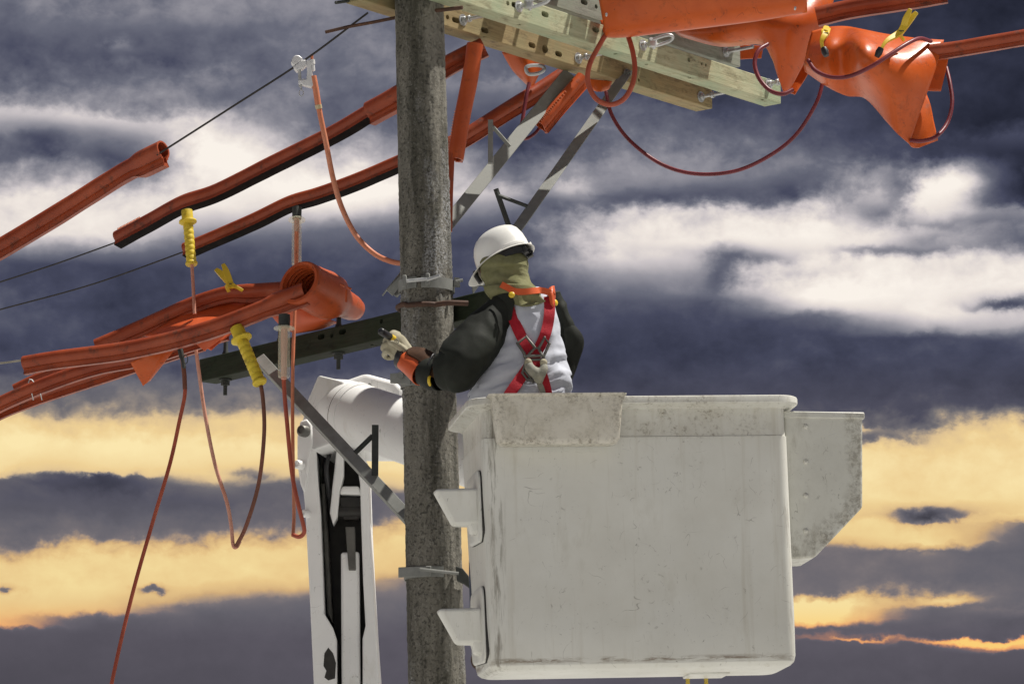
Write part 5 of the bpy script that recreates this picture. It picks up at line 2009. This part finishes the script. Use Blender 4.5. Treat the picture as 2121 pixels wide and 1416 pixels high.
# gloved hand with five fingers round the tool
HY = PY + .02
bm = BM()
wr_ = P(846, 742, HY + .02)
limb(bm, [wr_, P(834, 726, HY + .02), P(824, 710, HY + .015), P(816, 700, HY + .02)], [.038, .040, .038, .030])
ellipsoid(bm, P(825, 722, HY + .03), (.045, .03, .046))
ellipsoid(bm, P(815, 716, HY + .035), (.036, .028, .044))
for k, (kx, ky, r, sg) in enumerate(((814, 690, .0122, 1.0), (805, 700, .0126, 1.1), (800, 713, .0122, 1.05), (801, 727, .0108, .9))):
    k0 = P(kx + 10, ky + 3, HY + .02)
    k1 = P(kx, ky, HY + .03)
    k2 = P(kx - 6*sg, ky + 8, HY + .065)
    k3 = P(kx + 2, ky + 14, HY + .095)
    k4 = P(kx + 12, ky + 14, HY + .085)
    limb(bm, [k0, k1, k2, k3, k4], [r*1.15, r*1.12, r, r*.95, r*.8], 10, 4)
# thumb: leaves the side of the palm low and closes over the tool
limb(bm, [P(838, 728, HY - .01), P(829, 719, HY - .03), P(818, 712, HY - .042), P(808, 709, HY - .035)], [.018, .016, .0138, .0105], 10, 5)
remesh('work_glove', bm, 'glove_hide', MAN, .0032, 1)
bm = BM()
loop_tube(bm, [P(821 + 4.5*math.cos(R(a)), 708 + 6*math.sin(R(a)), HY - .05) for a in range(0, 360, 24)], .0014, 6)
obj('wire_ring', bm, 'galvanised', MAN)

hs = thing('hot_stick', 'short yellow rod with black rubber tip gripped in the work glove', 'tool', P(818, 702, HY))
bm = BM()
a, b = P(789, 686, HY - .09), P(822, 706, HY + .01)
Mx, pr = along(a, b, [(.006, -.06), (.0125, -.03), (.0145, 0), (.0145, .55), (.0135, .56)])
lathe(bm, pr, Mx, 18)
obj('black_tip', bm, 'black_plastic', hs)
bm = BM()
Mx, pr = along(a, b, [(.0128, .54), (.0142, .57), (.0142, .98), (.011, 1.02)])
lathe(bm, pr, Mx, 18)
obj('yellow_rod', bm, 'yellow', hs)

# harness
def strap(name, pts, w, mat, off=.010, parent=None, th=.004, trees=(shirt_tree,), label=None):
    sp = spline([V((a, b, 0)) for a, b in pts], 8)
    pos = []
    nrm = []
    for q in sp:
        best = None
        for t in trees:
            h, n = surf(t, q.x, q.y, off)
            if best is None or (h - CAMP).length < (best[0] - CAMP).length:
                best = (h, n)
        pos.append(best[0])
        nrm.append(best[1])
    # smooth the height so the webbing stays taut
    for _ in range(6):
        ps = [p.copy() for p in pos]
        for i in range(1, len(pos) - 1):
            m = (ps[i - 1] + ps[i + 1])/2
            pos[i].y = min(ps[i].y, (ps[i].y + m.y)/2) if m.y < ps[i].y else ps[i].y*.6 + m.y*.4
    bm = BM()
    rr = []
    N = len(pos)
    for i, p in enumerate(pos):
        t = (pos[min(i + 1, N - 1)] - pos[max(i - 1, 0)]).normalized()
        n = V((0, -1, .05))
        s = t.cross(n).normalized()
        n = s.cross(t).normalized()
        rr.append([p + s*w*.5 - n*th*.5, p - s*w*.5 - n*th*.5, p - s*w*.5 + n*th*.5, p + s*w*.5 + n*th*.5])
    rings(bm, rr)
    return obj(name, bm, mat, parent or MAN, smooth=30, label=label)


strap('harness_strap', [(1056, 626), (1061, 652), (1074, 684), (1086, 708), (1106, 742), (1122, 775), (1132, 812), (1136, 840)], .043, 'webbing_red', .012)
strap('harness_strap', [(1138, 615), (1138, 650), (1132, 684), (1122, 710), (1104, 744), (1086, 772), (1062, 806), (1040, 840)], .043, 'webbing_red', .016)
strap('webbing_tail', [(1116, 790), (1124, 812), (1128, 836)], .022, 'glove_grey', .022)


def bars(name, segs, r, mat, yoff=.030, trees=(shirt_tree,)):
    bm = BM()
    ymin = min(surf(shirt_tree, a, b, yoff)[0].y for s in segs for a, b in s)
    for s in segs:
        pts = []
        for a, b in s:
            h, _ = surf(shirt_tree, a, b, yoff)
            pts.append(P(a, b, h.y*.4 + ymin*.6))
        tube(bm, pts, r, 6)
        for p in pts:
            ellipsoid(bm, p, (r, r, r), None, 8, 6)
    return obj(name, bm, mat, MAN, smooth=60)


bars('back_plate', [[(1072, 711), (1090, 697), (1108, 720), (1116, 721), (1128, 699), (1138, 712), (1126, 738), (1128, 752), (1120, 790), (1092, 786), (1082, 772), (1090, 748), (1086, 732), (1072, 711)],
                    [(1086, 738), (1124, 736)], [(1108, 720), (1092, 738)], [(1116, 721), (1124, 737)], [(1090, 745), (1126, 744)], [(1088, 768), (1104, 790)]], .0060, 'plate_grey')
# folded gloves tucked through the harness
gp = thing('folded_gloves', 'pair of grey knit gloves tucked behind the red harness', 'gloves', surf(shirt_tree, 1112, 788, .03)[0])
gy = surf(shirt_tree, 1110, 765, .05)[0].y
bm = BM()
limb(bm, [P(1094, 752, gy), P(1098, 762, gy - .01), P(1108, 772, gy - .015), P(1116, 782, gy)], [.017, .020, .022, .016], 12, 4)
limb(bm, [P(1126, 752, gy), P(1126, 764, gy - .01), P(1120, 776, gy - .012), P(1118, 786, gy)], [.013, .018, .020, .014], 12, 4)
limb(bm, [P(1104, 770, gy - .01), P(1124, 770, gy - .012)], [.020, .016], 12, 4)
for k in range(4):
    limb(bm, [P(1106 + k*5, 776, gy - .012), P(1110 + k*4, 785, gy - .01), P(1112 + k*3, 791, gy)], [.010, .009, .007], 8, 3)
remesh('knit_fold', bm, 'glove_grey', gp, .0042, 2)
bm = BM()
for p in (P(1094, 750, gy - .008), P(1126, 751, gy - .006)):
    ellipsoid(bm, p, (.016, .014, .017), None, 14, 10)
remesh('knit_cuff', bm, 'glove_hide', gp, .0045, 2)

# orange yoke between the sleeves, with yellow studs
strap('yoke_strap', [(1038, 589), (1050, 595), (1066, 603), (1086, 604), (1106, 602), (1124, 602), (1138, 606), (1146, 614)], .025, 'band_orange', .030, trees=(shirt_tree, hood_tree), th=.006)
bm = BM()
g = [[P(1137, 598, PY - .08), P(1136, 608, PY - .10), P(1140, 630, PY - .11)], [P(1143, 593, PY - .07), P(1145, 606, PY - .10), P(1146, 636, PY - .11)], [P(1147, 592, PY - .03), P(1149, 606, PY - .04), P(1149, 630, PY - .06)]]
patch(bm, g, 5, 5)
obj('yoke_loop', bm, 'band_orange', MAN, smooth=180, mods=[solid(.006)])
for px, py, dy, nn in ((1060, 611, -.150, (-.1, -1, .2)), (1150, 627, -.075, (.8, -.6, .1))):
    bm = BM()
    lathe(bm, [(.0125, 0), (.0125, .004), (.009, .007), (.002, .0075)], frame(P(px, py, PY + dy), nn), 18)
    obj('stud', bm, 'yellow', MAN)
